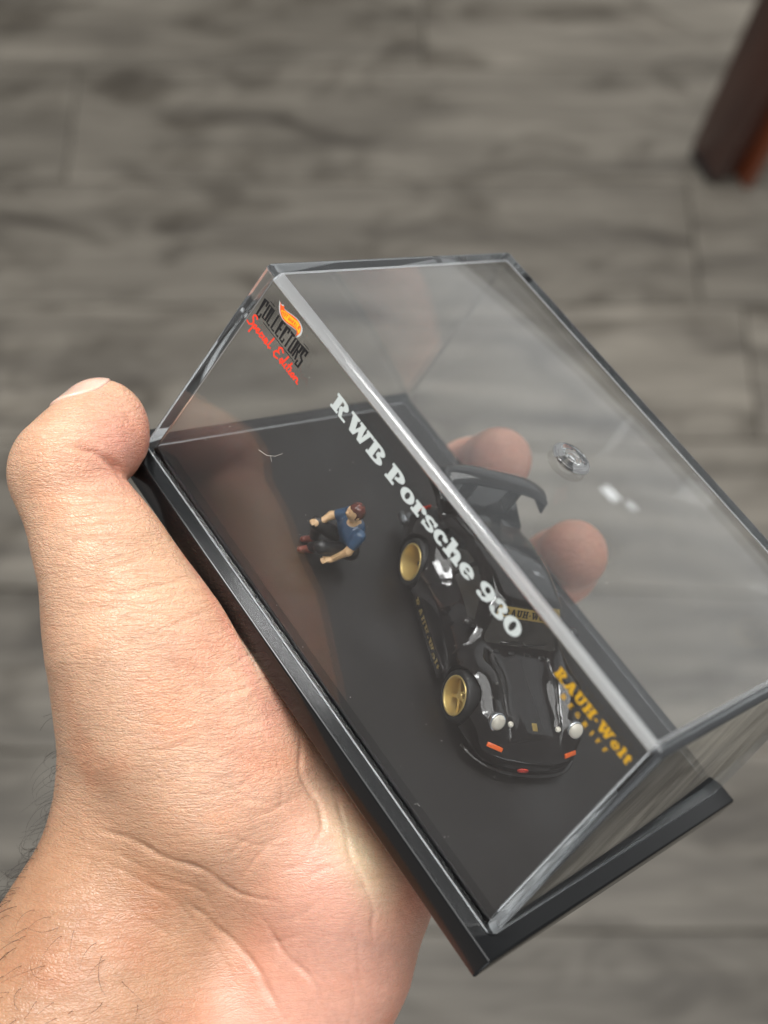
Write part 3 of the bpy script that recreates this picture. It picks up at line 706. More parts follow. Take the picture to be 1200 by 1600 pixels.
# wheels
def wheel(x, sgn, front):
    wroot = bpy.data.objects.new('wheel', None); COL.objects.link(wroot); wroot.parent = car
    wroot.location = (x * MM, sgn * (12.0 if front else 12.6) * MM, WR * MM); wroot.empty_display_size = .005
    if sgn < 0: wroot.rotation_euler = (0, 0, math.pi)
    tw = 3.6 if front else 4.2
    V_, F_ = lathe([(3.65, -tw + .3), (4.4, -tw), (4.72, -tw + .5), (4.75, 0), (4.72, .9), (4.5, 1.35), (4.0, 1.45), (3.68, 1.25)], 'y', 44)
    mesh_obj('tyre', V_, F_, M_TYRE, wroot)
    dish = -.55 if front else -2.3
    V_, F_ = lathe([(3.72, 1.15), (3.66, 1.42), (3.42, 1.44), (3.3, 1.2), (3.12, dish - 1.4)], 'y', 44)
    mesh_obj('rim', V_, F_, M_GOLD, wroot)
    V_, F_ = lathe([(3.16, dish - 1.4), (2.9, dish - 1.6), (.9, dish - 1.7), (.001, dish - 1.7)], 'y', 32)
    mesh_obj('wheel_well', V_, F_, M_GOLD, wroot)
    if True:
        Vs, Fs = [], []
        for k in range(5):
            a = 2 * math.pi * k / 5 + .35
            for da in (0,):
                ca, sa = math.cos(a), math.sin(a); ta = (-sa, ca)
                wid = .62 if front else .5
                b0 = len(Vs)
                for rr, hh, wv in ((.45, dish + .75, wid * 1.1), (3.15, dish + .35, wid)):
                    for sx in (-1, 1):
                        for hy in (0, -.7):
                            px_, pz_ = ca * rr + ta[0] * (sx * wv / 2 + da * 2.2), sa * rr + ta[1] * (sx * wv / 2 + da * 2.2)
                            Vs.append((px_, hh + hy, pz_))
                Fs += [tuple(b0 + i for i in f) for f in ((0, 2, 6, 4), (1, 5, 7, 3), (0, 4, 5, 1), (2, 3, 7, 6), (0, 1, 3, 2), (4, 6, 7, 5))]
        mesh_obj('spokes', Vs, Fs, M_GOLD, wroot, smooth=False)
    V_, F_ = lathe([(.85, dish - .3), (.85, dish + .75), (.7, dish + .95), (.3, dish + 1.0), (.001, dish + 1.0)], 'y', 20)
    mesh_obj('hub', V_, F_, M_GOLD if front else M_CHROME, wroot)
for x in (XA, -XA):
    for sgn in (-1, 1): wheel(x, sgn, x > 0)
V_, F_ = tube([(XA, -12, WR), (XA, 12, WR)], .5, 8); mesh_obj('axle', V_, F_, M_TRIM, car)
V_, F_ = tube([(-XA, -12, WR), (-XA, 12, WR)], .5, 8); mesh_obj('axle', V_, F_, M_TRIM, car)
bm = bmesh.new(); frustum(bm, -28, 26.5, -9.2, 9.2, 1.45, 3.2, bevel=.3); bm_obj('chassis', bm, M_TRIM, car)
# headlamps, set in the ends of the fender tubes, tilted back
for sgn in (-1, 1):
    Rm = Matrix.Translation((23.2, sgn * 8.7, 8.3)) @ Matrix.Rotation(math.radians(sgn * -5), 4, 'Z') @ Matrix.Rotation(math.radians(-34), 4, 'Y')
    V_, F_ = lathe([(1.6, -1.4), (1.76, -.1), (1.7, .18), (1.46, .24), (1.4, .1)], 'x', 28)
    hl = mesh_obj('headlight', [tuple(Rm @ Vector(v)) for v in V_], F_, M_CHROME, car)
    V_, F_ = lathe([(1.48, .05), (1.4, .34), (1.1, .58), (.55, .72), (.001, .76)], 'x', 28)
    mesh_obj('lens', [tuple(Rm @ Vector(v)) for v in V_], F_, M_LAMP, hl)
def stick(name, loc, dirs, half, mat, parent=car, bevel=.12):
    """a small bevelled block placed on the body: loc, (tangent, normal), half sizes."""
    t = Vector(dirs[0]).normalized(); n = Vector(dirs[1]).normalized(); b_ = n.cross(t).normalized(); t = b_.cross(n)
    bm = bmesh.new(); frustum(bm, -half[0], half[0], -half[1], half[1], -half[2], half[2], bevel=bevel, seg=2)
    Mx = Matrix(((t.x, b_.x, n.x, loc[0]), (t.y, b_.y, n.y, loc[1]), (t.z, b_.z, n.z, loc[2]), (0, 0, 0, 1)))
    bmesh.ops.transform(bm, matrix=Mx, verts=bm.verts)
    return bm_obj(name, bm, mat, parent, smooth=True, angle=40)
def on_body(x, y, z, d):
    h = BVH.ray_cast(Vector((x, y, z)), Vector(d).normalized()); return h
for sgn in (-1, 1):
    h = on_body(40, sgn * 8.4, 5.2, (-1, 0, 0))
    stick('indicator', h[0] + h[1] * .02, ((h[1].y * -1, h[1].x, 0), h[1]), (1.55, .42, .22), M_ORANGE)
    h = on_body(22.8, sgn * 5.3, 30, (0, 0, -1))
    V_, F_ = lathe([(.55, -.2), (.55, .15), (.4, .35), (.001, .4)], 'z', 16); mesh_obj('hood_pin', [tuple(h[0] + Vector(v)) for v in V_], F_, M_LAMP, car)
h = on_body(22.9, 0, 30, (0, 0, -1)); stick('hood_emblem', h[0], ((1, 0, -.3), h[1]), (.75, .55, .08), M_GOLDP, bevel=.05)
V_ = []; ring = [(29.0 + .15 * math.sin(t), -1.6 + .95 * math.cos(t), 2.75 + .55 * math.sin(t)) for t in np.linspace(0, 2 * math.pi, 17)]
V_, F_ = tube(ring, .2, 6, False); mesh_obj('tow_hook', V_, F_, M_RED, car)
# front lip, side skirts
lip = []
for t in np.linspace(-1, 1, 25):
    y = 12.6 * t; lip.append((29.2 - .016 * y * y - (abs(t) ** 6) * 3.0, y, 1.75))
V_, F_ = tube(lip, .42, 8); V_ = [(x, y, 1.6 + (z - 1.75) * .65) for x, y, z in V_]; mesh_obj('front_lip', V_, F_, M_PAINT, car)
skirts = []
for sgn in (-1, 1):
    bm = bmesh.new(); frustum(bm, -9.6, 9.4, sgn * 12.4 - 1.0, sgn * 12.4 + 1.0, 1.35, 3.7, inset=.15, bevel=.25)
    skirts.append(bm_obj('side_skirt', bm, M_PAINT, car, smooth=True, angle=40))
# mirrors, wipers
for sgn in (-1, 1):
    V_, F_ = lathe([(.001, -.95), (.7, -.8), (.95, -.2), (.85, .5), (.5, .75), (.001, .8)], 'x', 16)
    Mx = Matrix.Translation((4.4, sgn * 11.6, 12.3)) @ Matrix.Diagonal((1, 1.15, .8, 1)); mi = mesh_obj('mirror', [tuple(Mx @ Vector(v)) for v in V_], F_, M_PAINT, car)
    V_, F_ = tube([(4.4, sgn * 11.3, 12.1), (4.7, sgn * 9.4, 11.4)], .25, 6); mesh_obj('mirror_arm', V_, F_, M_TRIM, mi)
for y0, y1 in ((-4.5, .3), (.6, 5.4)):
    a = on_body(*wp(y0, .9), wdir)[0] + Vector((.2, 0, .2)); b_ = on_body(*wp(y1, 1.5), wdir)[0] + Vector((.2, 0, .2))
    V_, F_ = tube([a, (a + b_) / 2 + Vector((.1, 0, .1)), b_], .12, 5); mesh_obj('wiper', V_, F_, M_TRIM, windscreen)
for y in (-5.2, -1.8, 1.8, 5.2):
    h = on_body(8.6, y, 30, (0, 0, -1)); stick('cowl_vent', h[0], ((0, 1, 0), h[1]), (.7, .3, .08), M_TRIM, bevel=.05)
# duck tail and the tall rear wing
bm = bmesh.new(); frustum(bm, -31.2, -21.5, -9.4, 9.4, 11.3, 12.9, inset=.6, bevel=.5, seg=3)
for v in bm.verts: v.co.z += (-21.5 - v.co.x) * .20 - .4
bm_obj('duck_tail', bm, M_PAINT, car, smooth=True, angle=45)
def wing_sheet(name, x0, zc, half, chord, thick, mat, parent, sweep=1.6, tilt=.22):
    V_, F_ = [], []; n = 24; prof = [(0, 0), (.08, .55), (.3, 1), (.6, .85), (.85, .5), (1, .12), (.6, -.1), (.3, -.12), (.06, -.2)]
    for i in range(n + 1):
        t = -1 + 2 * i / n
        for c, th in prof:
            V_.append((x0 - c * chord - sweep * (1 - t * t) * -.0 - sweep * t * t * .25, half * t, zc - 2.3 * abs(t) ** 3.2 + th * thick + c * chord * tilt))
    m = len(prof)
    for i in range(n):
        for k in range(m): F_.append((i * m + k, i * m + (k + 1) % m, (i + 1) * m + (k + 1) % m, (i + 1) * m + k))
    F_ += [tuple(range(m)), tuple(range(n * m, n * m + m))[::-1]]
    return mesh_obj(name, V_, F_, mat, parent)
wing = wing_sheet('rear_wing', -23.4, 19.5, 12.2, 4.3, 1.15, M_PAINT, car)
for sgn in (-1, 1):
    bm = bmesh.new(); frustum(bm, -28.4, -23.4, sgn * 12.1 - .35, sgn * 12.1 + .35, 15.6, 18.4, inset=.5, bevel=.25); bm_obj('end_plate', bm, M_PAINT, wing, smooth=True, angle=40)
    bm = bmesh.new(); frustum(bm, -27.6, -24.2, sgn * 5.2 - .32, sgn * 5.2 + .32, 12.0, 19.4, bevel=.15); bm_obj('wing_strut', bm, M_TRIM, wing)
for sgn in (-1, 1):
    h = on_body(-45, sgn * 8.8, 7.2, (1, 0, 0)); stick('tail_light', h[0], ((0, 1, 0), h[1]), (1.9, .6, .2), M_RED)
for yy in (-10.5, -8.9):
    V_, F_ = lathe([(.75, -2), (.85, .5), (.6, .55), (.55, -1.6)], 'x', 16); mesh_obj('exhaust_pipe', [(-x - 30.4, y + yy, z + 2.6) for x, y, z in V_], F_, M_CHROME, car)

# ------------------------------------------------------------------ lettering (flat print)
def ring(cx, cy, rx, ry, ix, iy, a0=0, a1=360, n=None, icx=None, icy=None):
    n = n or max(6, int(abs(a1 - a0) / 12)); icx = cx if icx is None else icx; icy = cy if icy is None else icy
    out = []
    for k in range(n):
        t0, t1 = math.radians(a0 + (a1 - a0) * k / n), math.radians(a0 + (a1 - a0) * (k + 1) / n)
        out.append([(cx + rx * math.cos(t0), cy + ry * math.sin(t0)), (cx + rx * math.cos(t1), cy + ry * math.sin(t1)),
                    (icx + ix * math.cos(t1), icy + iy * math.sin(t1)), (icx + ix * math.cos(t0), icy + iy * math.sin(t0))])
    return out
def rect(x0, y0, x1, y1): return [[(x0, y0), (x1, y0), (x1, y1), (x0, y1)]]
def disc(cx, cy, r): return [[(cx + r * math.cos(t), cy + r * math.sin(t)) for t in np.linspace(0, 2 * math.pi, 13)[:-1]]]
SL = .17
G = {  # heavy slab letters: (width, polygons); cap height 1
    'R': (.98, rect(.09, 0, .38, 1) + rect(0, 0, .47, SL) + rect(0, 1 - SL, .45, 1) + ring(.42, .71, .42, .29, .13, .12, -90, 90) + [[(.36, .44), (.62, .46), (.72, .14), (.98, .14), (.98, 0), (.56, 0), (.42, .40)]]),
    'W': (1.42, [[(.06, 1), (.38, 1), (.55, .36), (.66, .72), (.62, 1), (.88, 1), (.98, .34), (1.08, 1), (1.30, 1), (1.08, 0), (.84, 0), (.72, .44), (.58, 0), (.32, 0)]] + rect(-.02, 1 - SL, .5, 1) + rect(.56, 1 - SL, .92, 1) + rect(1.0, 1 - SL, 1.42, 1)),
    'B': (.94, rect(.09, 0, .38, 1) + rect(0, 0, .46, SL) + rect(0, 1 - SL, .46, 1) + ring(.46, .745, .37, .255, .10, .10, -90, 90) + ring(.46, .27, .46, .27, .13, .115, -90, 90)),
    'P': (.90, rect(.09, 0, .38, 1) + rect(0, 0, .54, SL) + rect(0, 1 - SL, .45, 1) + ring(.42, .69, .46, .31, .14, .13, -90, 90)),
    'o': (.76, ring(.38, .36, .38, .375, .115, .22)),
    'r': (.66, rect(.09, 0, .36, .72) + rect(0, 0, .48, SL) + rect(0, .72 - SL, .3, .72) + ring(.46, .46, .22, .28, .04, .1, 30, 130) + disc(.54, .56, .14)),
    's': (.66, ring(.33, .52, .31, .22, .10, .07, 30, 270) + ring(.33, .21, .33, .23, .11, .07, -150, 90) + rect(.5, .48, .64, .74) + rect(.02, -.02, .16, .26)),
    'c': (.68, ring(.36, .36, .36, .375, .11, .21, 38, 318) + disc(.55, .53, .14)),
    'h': (.90, rect(.09, 0, .37, 1) + rect(0, 0, .43, SL) + rect(0, 1 - SL, .3, 1) + rect(.53, 0, .80, .45) + rect(.48, 0, .88, SL) + ring(.54, .44, .26, .30, .01, .13, 0, 180)),
    'e': (.74, ring(.37, .36, .37, .375, .12, .22, 0, 330) + rect(.2, .30, .74, .42)),
    '9': (.78, ring(.39, .68, .39, .32, .13, .17) + [[(.52, .55), (.78, .66), (.78, .5), (.66, .16), (.46, .0), (.16, .0), (.12, .16), (.36, .15), (.48, .28)]] + disc(.19, .13, .13)),
    '3': (.74, ring(.36, .74, .33, .26, .09, .11, -90, 160) + ring(.36, .27, .38, .28, .11, .13, -160, 90) + disc(.16, .76, .12) + disc(.15, .22, .12)),
    '0': (.82, ring(.41, .5, .41, .5, .13, .32)),
    ' ': (.30, []),
    'A': (1.0, [[(.38, 1), (.66, 1), (.94, 0), (.62, 0), (.5, .6), (.34, 0), (.12, 0)]] + rect(0, 0, .4, SL) + rect(.54, 0, 1.0, SL) + rect(.3, .26, .7, .40)),
    'U': (.96, rect(.1, .3, .38, 1) + rect(0, 1 - SL, .48, 1) + rect(.62, .3, .86, 1) + rect(.54, 1 - SL, .96, 1) + ring(.48, .33, .38, .33, .11, .16, 180, 360)),
    'H': (1.0, rect(.1, 0, .38, 1) + rect(.62, 0, .9, 1) + rect(0, 0, .46, SL) + rect(0, 1 - SL, .46, 1) + rect(.54, 0, 1, SL) + rect(.54, 1 - SL, 1, 1) + rect(.3, .41, .7, .58)),
    '-': (.40, rect(.06, .34, .34, .52)),
    'l': (.48, rect(.1, 0, .38, 1) + rect(0, 0, .48, SL) + rect(0, 1 - SL, .3, 1)),
    't': (.52, rect(.12, .12, .38, .92) + rect(0, .55, .52, .72) + ring(.33, .18, .21, .18, .05, .04, 180, 350)),
    'E': (.80, rect(.09, 0, .34, 1) + rect(0, 0, .8, SL) + rect(0, 1 - SL, .76, 1) + rect(.3, .42, .6, .58)),
    'G': (.84, ring(.42, .5, .42, .5, .18, .33, 40, 330) + rect(.5, .08, .84, .5)),
    'I': (.46, rect(.1, 0, .36, 1) + rect(0, 0, .46, SL) + rect(0, 1 - SL, .46, 1)),
    'F': (.76, rect(.09, 0, .34, 1) + rect(0, 0, .45, SL) + rect(0, 1 - SL, .76, 1) + rect(.3, .42, .58, .58)),
}
def slab_text(txt, gap=.05):
    polys, x = [], 0.0
    for ch in txt:
        wd_, ps = G[ch]
        polys += [[(px_ + x, py_) for px_, py_ in p] for p in ps]
        x += wd_ + gap
    return polys, x - gap
def strokes(lines, wdt):
    """polylines -> mitred thick strips."""
    out = []
    for ln in lines:
        P = [Vector(p) for p in ln]; L_, R_ = [], []
        for i, p in enumerate(P):
            t = (P[min(i + 1, len(P) - 1)] - P[max(i - 1, 0)]).normalized(); n = Vector((-t.y, t.x)) * wdt / 2
            if 0 < i < len(P) - 1:
                t1 = (P[i] - P[i - 1]).normalized(); k = max(.55, abs(t1.dot(t))); n = n / k
            ext = t * wdt * .3 * (-1 if i == 0 else (1 if i == len(P) - 1 else 0))
            L_.append(p + n + ext); R_.append(p - n + ext)
        for i in range(len(P) - 1): out.append([tuple(L_[i]), tuple(L_[i + 1]), tuple(R_[i + 1]), tuple(R_[i])])
    return out
def print_mesh(name, polys, place, mat, parent, lift=0.0):
    V_, F_ = [], []
    for k, pl in enumerate(polys):
        o = len(V_); V_ += [tuple(place(px_, py_, lift + .0015 * (k % 7))) for px_, py_ in pl]
        if len(pl) == 4: F_.append((o, o + 1, o + 2, o + 3))
        else: F_ += [tuple(o + i for i in t) for t in tessellate_polygon([[Vector((a, b, 0)) for a, b in pl]])]
    return mesh_obj(name, V_, F_, mat, parent, smooth=False)
def front_place(x0, z0, sx, sz, shear=0.0):
    return lambda a, b, l: (x0 + a * sx + b * shear * sz, CS * (z0 + b * sz) / CH - .05 - l, z0 + b * sz)
def flat_ink(name, c, rough=.45):
    return simple(name, c, rough, spec=.3)
M_INKW = flat_ink('white_ink', rgb('c6cecc')); M_INKK = flat_ink('black_ink', (.012, .012, .013, 1)); M_INKR = flat_ink('red_ink', rgb('f2452f'))
M_INKG = flat_ink('gold_ink', rgb('c69a2a')); M_INKY = flat_ink('yellow_ink', rgb('ffc02a')); M_INKO = flat_ink('orange_ink', rgb('f4602a'))
pl, wdt = slab_text('RWB Porsche 930', .015)
print_mesh('printed_title', pl, front_place(29.2, 39.25, 50.4 / wdt, 2.95), M_INKW, cover)
pl, wdt = slab_text('RAUH-Welt', .07)
print_mesh('printed_tuner_name', pl, front_place(87.5, 41.35, 17.0 / wdt, 1.75), M_INKG, cover)
pl = []; x = 0.0
for ch in 'BEGRIFF':
    pl += [[(a + x, b) for a, b in p] for p in G[ch][1]]; x += G[ch][0] + .95
print_mesh('printed_tuner_subtitle', pl, front_place(90.6, 39.7, 10.6 / (x - .95), .8), M_INKG, cover)
# condensed black word with its rules, red script and the flame badge, upper left of the front
CN = {'C': [[(.9, .78), (.9, 1), (.1, 1), (.1, 0), (.9, 0), (.9, .22)]], 'O': [[(.1, 0), (.1, 1), (.9, 1), (.9, 0), (.1, 0), (.1, .1)]], 'L': [[(.1, 1), (.1, 0), (.85, 0)]],
      'E': [[(.85, 1), (.1, 1), (.1, 0), (.85, 0)], [(.1, .5), (.7, .5)]], 'T': [[(0, 1), (1, 1)], [(.5, 1), (.5, 0)]], 'R': [[(.1, 0), (.1, 1), (.85, 1), (.85, .52), (.1, .52)], [(.5, .52), (.9, 0)]],
      'S': [[(.9, .78), (.9, 1), (.1, 1), (.1, .56), (.9, .44), (.9, 0), (.1, 0), (.1, .22)]]}
pl = []
for i, ch in enumerate('COLLECTORS'):
    hgt = 1.0 + (.22 if ch == 'C' and i == 0 else 0) + (.22 if i == 9 else 0)
    for ln in CN[ch]: pl += strokes([[(i * 1.36 + a, (b if hgt == 1 else b * hgt - .22) * 2.6) for a, b in ln]], .40)
pl += strokes([[(2.2, -.55), (11.9, -.55)], [(1.2, 3.15), (2.5, 3.15)], [(11.6, 3.15), (13.0, 3.15)]], .12)
print_mesh('printed_collector_word', pl, front_place(6.75, 39.5, 13.5 / 13.6, 1.05, .0), M_INKK, cover)
SCR = [[(.95, 1.75), (.6, 2.05), (.25, 1.8), (.3, 1.4), (.75, 1.1), (.8, .6), (.4, .25), (-.1, .35)], [(1.1, .95), (1.05, -.6)], [(1.1, .85), (1.4, 1.0), (1.55, .7), (1.35, .4), (1.1, .45)],
       [(1.7, .65), (2.15, .75), (2.1, 1.0), (1.85, .95), (1.75, .55), (2.0, .35), (2.4, .55)], [(2.95, .9), (2.65, 1.0), (2.5, .6), (2.7, .35), (3.05, .5)], [(3.2, 1.0), (3.2, .45), (3.4, .4)],
       [(4.0, .9), (3.65, 1.0), (3.55, .55), (3.75, .35), (4.0, .8), (4.05, .4), (4.3, .5)], [(4.45, 2.0), (4.4, .6), (4.6, .35), (4.9, .55)],
       [(6.7, 1.75), (6.2, 2.05), (5.8, 1.75), (6.0, 1.35), (6.35, 1.25), (5.8, 1.1), (5.65, .6), (6.0, .25), (6.6, .45)], [(7.5, .9), (7.1, 1.0), (6.95, .55), (7.2, .35), (7.5, .8)], [(7.6, 2.0), (7.5, .6), (7.75, .4)],
       [(8.0, 1.0), (7.95, .45), (8.2, .4)], [(8.55, 1.8), (8.45, .5), (8.7, .4)], [(8.3, 1.2), (8.9, 1.25)], [(9.0, 1.0), (8.95, .45), (9.2, .4)],
       [(9.6, 1.0), (9.35, .8), (9.4, .45), (9.65, .4), (9.85, .75), (9.6, 1.0)], [(10.1, 1.0), (10.1, .4)], [(10.1, .75), (10.4, 1.0), (10.6, .8), (10.6, .45), (10.9, .45)]]
print_mesh('printed_script_line', strokes(SCR, .26), front_place(5.9, 36.1, 15.6 / 10.9, 1.28, .12), M_INKR, cover)
# flame badge: white rim, red-orange, yellow, red letters, laid as four thin inks
def bez(pts, n=10):
    out = []
    for i in range(0, len(pts) - 1, 3):
        a, b, c, d = (Vector(p) for p in pts[i:i + 4])
        for k in range(n):
            t = k / n; out.append(tuple((1 - t) ** 3 * a + 3 * t * (1 - t) ** 2 * b + 3 * t * t * (1 - t) * c + t ** 3 * d))
    return out
flame = bez([(0, 1.5), (.8, .9), (1.2, 1.4), (1.5, 1.55), (1.45, 1.35), (1.7, 1.1), (2.1, 1.15), (4.0, 1.35), (5.6, 2.4), (7.6, 1.6), (8.4, 1.2), (8.6, .1), (7.7, -.55), (7.9, .1), (7.5, .35), (6.8, .25), (5.0, 0), (3.6, -.9), (1.9, -.25), (.9, .1), (.5, .9), (0, 1.5)])
def inset(poly, k):
    c = Vector((4.2, .6)); return [tuple(c + (Vector(p) - c) * (1 - k * .09) + (Vector((0, .0)))) for p in poly]
fp = front_place(9.3, 42.95, 7.6 / 8.4, 1.02)
badge = print_mesh('printed_flame_badge', [flame], fp, M_INKW, cover, .004)
print_mesh('flame_red', [inset(flame, 1.1)], fp, M_INKO, badge, .016)
yel = bez([(1.6, .5), (2.4, 1.2), (4.2, 1.1), (5.8, 1.55), (7.0, 1.8), (8.0, 1.0), (7.7, .2), (7.2, .75), (5.6, .5), (4.6, .1), (3.4, -.3), (2.2, -.1), (1.6, .5)])
print_mesh('flame_yellow', [yel], fp, M_INKY, badge, .028)
HW = []
for i, ch in enumerate('HOTWHEELS'):
    f_ = {'H': [[(0, 0), (0, 1)], [(.8, 0), (.8, 1)], [(0, .5), (.8, .5)]], 'W': [[(0, 1), (.2, 0), (.45, .7), (.7, 0), (.9, 1)]]}.get(ch, CN.get(ch))
    xx = 2.1 + i * .56 + (.25 if i > 2 else 0)
    for ln in f_: HW.append([(xx + a * .40, .12 + .085 * i + b * (.62 - .02 * i)) for a, b in ln])
print_mesh('flame_letters', strokes(HW, .12), fp, M_INKR, badge, .04)
# lettering on the car: gold on the skirts, dark on the windscreen banner
for sgn, sk in zip((-1, 1), skirts):
    pl, wdt = slab_text('RAUH-Welt', .1)
    print_mesh('skirt_lettering', pl, (lambda sg: lambda a, b, l: (sg * (8.3 - a / wdt * 16.6) if sg > 0 else -8.3 + a / wdt * 16.6, sg * (13.3 + .04 + l), 1.75 + b * 1.45))(sgn), M_GOLDP, sk)
pl, wdt = slab_text('RAUH-Welt', .12)
dv = Vector(wdir).normalized()
def ban(a, b, l):
    y = -5.2 + a / wdt * 10.4; h = BVH.ray_cast(wp(y, 6.05 + b * 1.3), dv)
    return (h[0] if h[0] else wp(y, 6.05 + b * 1.3) + dv * 12) - dv * (.26 + l)
print_mesh('banner_lettering', pl, ban, M_INKK, banner)

# ------------------------------------------------------------------ the painted figurine, squatting beside the car
fig = empty('figurine', CASE @ Matrix.Translation(Vector((35.6, 22.2, 1.02)) * MM) @ Matrix.Rotation(math.radians(-16), 4, 'Z') @ Matrix.Scale(.93, 4), 'tiny painted figurine in blue shirt squatting on the black plate', 'figurine')
M_FSKIN = simple('painted_skin', rgb('d9b284'), .4, coat=.2); M_FSHIRT = simple('painted_blue', rgb('2c4a68'), .28, coat=.4)
M_FTROU = simple('painted_black', (.012, .012, .013, 1), .4, coat=.2); M_FHAIR = simple('painted_brown_hair', rgb('5e2a1e'), .25, coat=.5); M_FSHOE = simple('painted_brown_shoe', rgb('7a3a2c'), .28, coat=.4)
HEADP = np.array([-.2, -1.3, 14.0])
SH = {-1: np.array([-3.1, .2, 10.6]), 1: np.array([3.1, .2, 10.6])}
KN = {-1: np.array([-4.0, -4.6, 6.2]), 1: np.array([1.2, -4.9, 4.8])}
HIP = {-1: np.array([-1.5, 2.4, 4.0]), 1: np.array([1.5, 2.4, 4.0])}
AN = {-1: np.array([-4.4, -2.6, 1.3]), 1: np.array([-1.7, -4.4, 1.3])}
HN = {-1: np.array([-3.7, -5.0, 6.9]), 1: np.array([3.3, -3.4, 3.4])}
EL = {-1: np.array([-4.2, -2.3, 8.4]), 1: np.array([4.3, -1.1, 7.2])}
def torso(p, g=0.0):
    d = s_cone(p, (0, 2.2, 4.6), (0, .6, 9.6), 2.0 + g, 2.3 + g)
    d = smin(d, s_cone(p, SH[-1] * .8, SH[1] * .8, 1.35 + g, 1.35 + g), 1.6)
    return d
def upper_arm(p, sg, g=0., frac=1.0): return s_cone(p, SH[sg], SH[sg] + (EL[sg] - SH[sg]) * frac, 1.15 + g, .85 + g)
def legs(p, sg, g=0.): return smin(s_cone(p, HIP[sg], KN[sg], 1.65 + g, 1.2 + g), s_cone(p, KN[sg], AN[sg], 1.15 + g, .85 + g), .6)
def fig_body(p):
    d = torso(p)
    hd = s_ell(p, HEADP, (1.55, 1.75, 1.95))
    hd = smin(hd, s_ell(p, HEADP + (0, -1.65, -.25), (.3, .45, .4)), .3)                # nose
    for sg in (-1, 1): hd = smin(hd, s_ell(p, HEADP + (sg * 1.55, .1, -.1), (.25, .4, .5)), .2)  # ears
    hd = smax(hd, -s_ell(p, HEADP + (0, -1.85, -.95), (.55, .25, .10)), .15)             # mouth
    for sg in (-1, 1): hd = smax(hd, -s_ell(p, HEADP + (sg * .6, -1.75, .1), (.3, .28, .16)), .15)   # eyes
    d = smin(d, s_cone(p, (0, .2, 11.0), HEADP + (0, .2, -1.2), .95, .9), .6); d = smin(d, hd, .4)
    for sg in (-1, 1):
        d = smin(d, upper_arm(p, sg), .5)
        d = smin(d, s_cone(p, EL[sg], HN[sg] + (0, .9, .25), .85, .6), .4)
        d = smin(d, s_ell(p, HN[sg], (.75, 1.0, .5)), .4)
        dirs = [(-.5, -.75, -.42), (-.18, -.95, -.45), (.15, -.95, -.48), (.45, -.8, -.45)]
        for k, dr in enumerate(dirs): d = smin(d, s_cone(p, HN[sg] + np.array([(k - 1.5) * .3, -.6, 0]), HN[sg] + np.array([(k - 1.5) * .38, -1.5 + .12 * abs(k - 1.5), -.45]), .2, .17), .1)
        d = smin(d, s_cone(p, HN[sg] + np.array([-sg * .5, -.1, 0]), HN[sg] + np.array([-sg * .95, -.75, -.25]), .24, .18), .12)
        d = smin(d, legs(p, sg), .5)
        d = smin(d, s_cone(p, AN[sg] + (0, .2, -.5), AN[sg] + (0, -2.0, -.75), .7, .5), .3)
    return d
def shirt(p):
    d = torso(p, .18)
    for sg in (-1, 1): d = smin(d, upper_arm(p, sg, .22, .62), .6)
    d = smax(d, (p[..., 2] - 11.9) + np.abs(p[..., 1]) * .1, .3)
    d = smax(d, 5.2 - p[..., 2], .3)
    return smax(d, -s_cone(p, (0, -.6, 11.6), (0, -1.2, 13), 1.25, 1.3), .2)
def trousers(p):
    d = smax(torso(p, .14), p[..., 2] - 5.4, .3)
    for sg in (-1, 1): d = smin(d, legs(p, sg, .2), .7)
    return smax(d, 1.15 - p[..., 2], .2)
def shoes(p):
    d = None
    for sg in (-1, 1):
        c = s_cone(p, AN[sg] + (0, .4, -.55), AN[sg] + (0, -2.3, -.75), .92, .66); d = c if d is None else np.minimum(d, c)
    return smax(d, .02 - p[..., 2], .15)
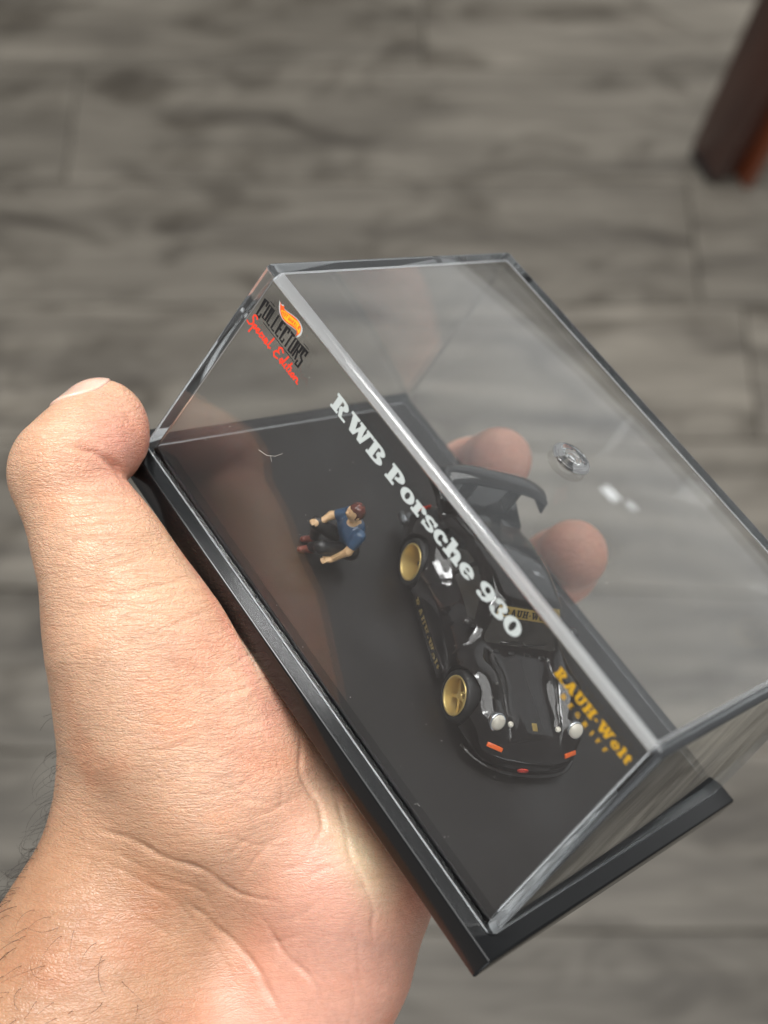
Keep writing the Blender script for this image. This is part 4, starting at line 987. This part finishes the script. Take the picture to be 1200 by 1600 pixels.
def hair_s(p):
    d = s_ell(p, HEADP + (0, .18, .25), (1.78, 1.88, 1.98)) + .06 * np.sin(p[..., 0] * 5) * np.sin(p[..., 1] * 4 + 1)
    cut = smax(-(p[..., 1] - HEADP[1] + .75), (HEADP[2] + .75 - p[..., 2]), .3)      # keeps the face free
    return smax(smax(d, np.minimum(-(p[..., 2] - HEADP[2] - .95) , 99) * 0 + smin(HEADP[1] - .55 - p[..., 1], HEADP[2] + .85 - p[..., 2], .4), .3), HEADP[2] - .9 - p[..., 2], .3)
bx = ((-7.5, -9.5, -.3), (7.5, 6.5, 17))
for nm, fn, mt, hh in (('body', fig_body, M_FSKIN, .14), ('shirt', shirt, M_FSHIRT, .17), ('trousers', trousers, M_FTROU, .17), ('shoes', shoes, M_FSHOE, .17), ('hair', hair_s, M_FHAIR, .17)):
    V_, Q_, N_ = surface_nets(fn, bx[0], bx[1], hh)
    mesh_obj(nm, V_, Q_, mt, fig, normals=N_)

# ------------------------------------------------------------------ dust and hairline scratches on the acrylic
rng = np.random.default_rng(3); dv_, df_ = [], []
for k in range(95):
    x, z = rng.uniform(3, 106), rng.uniform(3, 45)
    P0 = np.array([x, CS * z / CH - .03, z]) if k % 5 < 3 else np.array([x, rng.uniform(6, 68), CH + .03])
    r = rng.uniform(.035, .10); o = len(dv_)
    for q in ((r, 0, 0), (-r, 0, 0), (0, r, 0), (0, -r, 0), (0, 0, r), (0, 0, -r)): dv_.append(tuple(P0 + np.array(q) * rng.uniform(.5, 1.3)))
    df_ += [tuple(o + i for i in f) for f in ((0, 2, 4), (2, 1, 4), (1, 3, 4), (3, 0, 4), (2, 0, 5), (1, 2, 5), (3, 1, 5), (0, 3, 5))]
def fibre(pts2, r=.035):
    pts = [(x, CS * z / CH - .05, z) for x, z in pts2]; v_, f_ = tube(pts, r, 4); o = len(dv_); dv_.extend(v_); df_.extend([tuple(o + i for i in f) for f in f_])
fibre([(22.5, 21.5), (24.5, 22.2), (26.0, 23.6), (26.9, 25.2)]); fibre([(25.2, 22.8), (26.0, 22.2)], .025); fibre([(86, 3.2), (86.3, 3.9), (86.9, 4.0)], .02)
ds = mesh_obj('dust', dv_, df_, simple('dust', rgb('c9c6bf'), .8), cover, smooth=False); ds['kind'] = 'stuff'
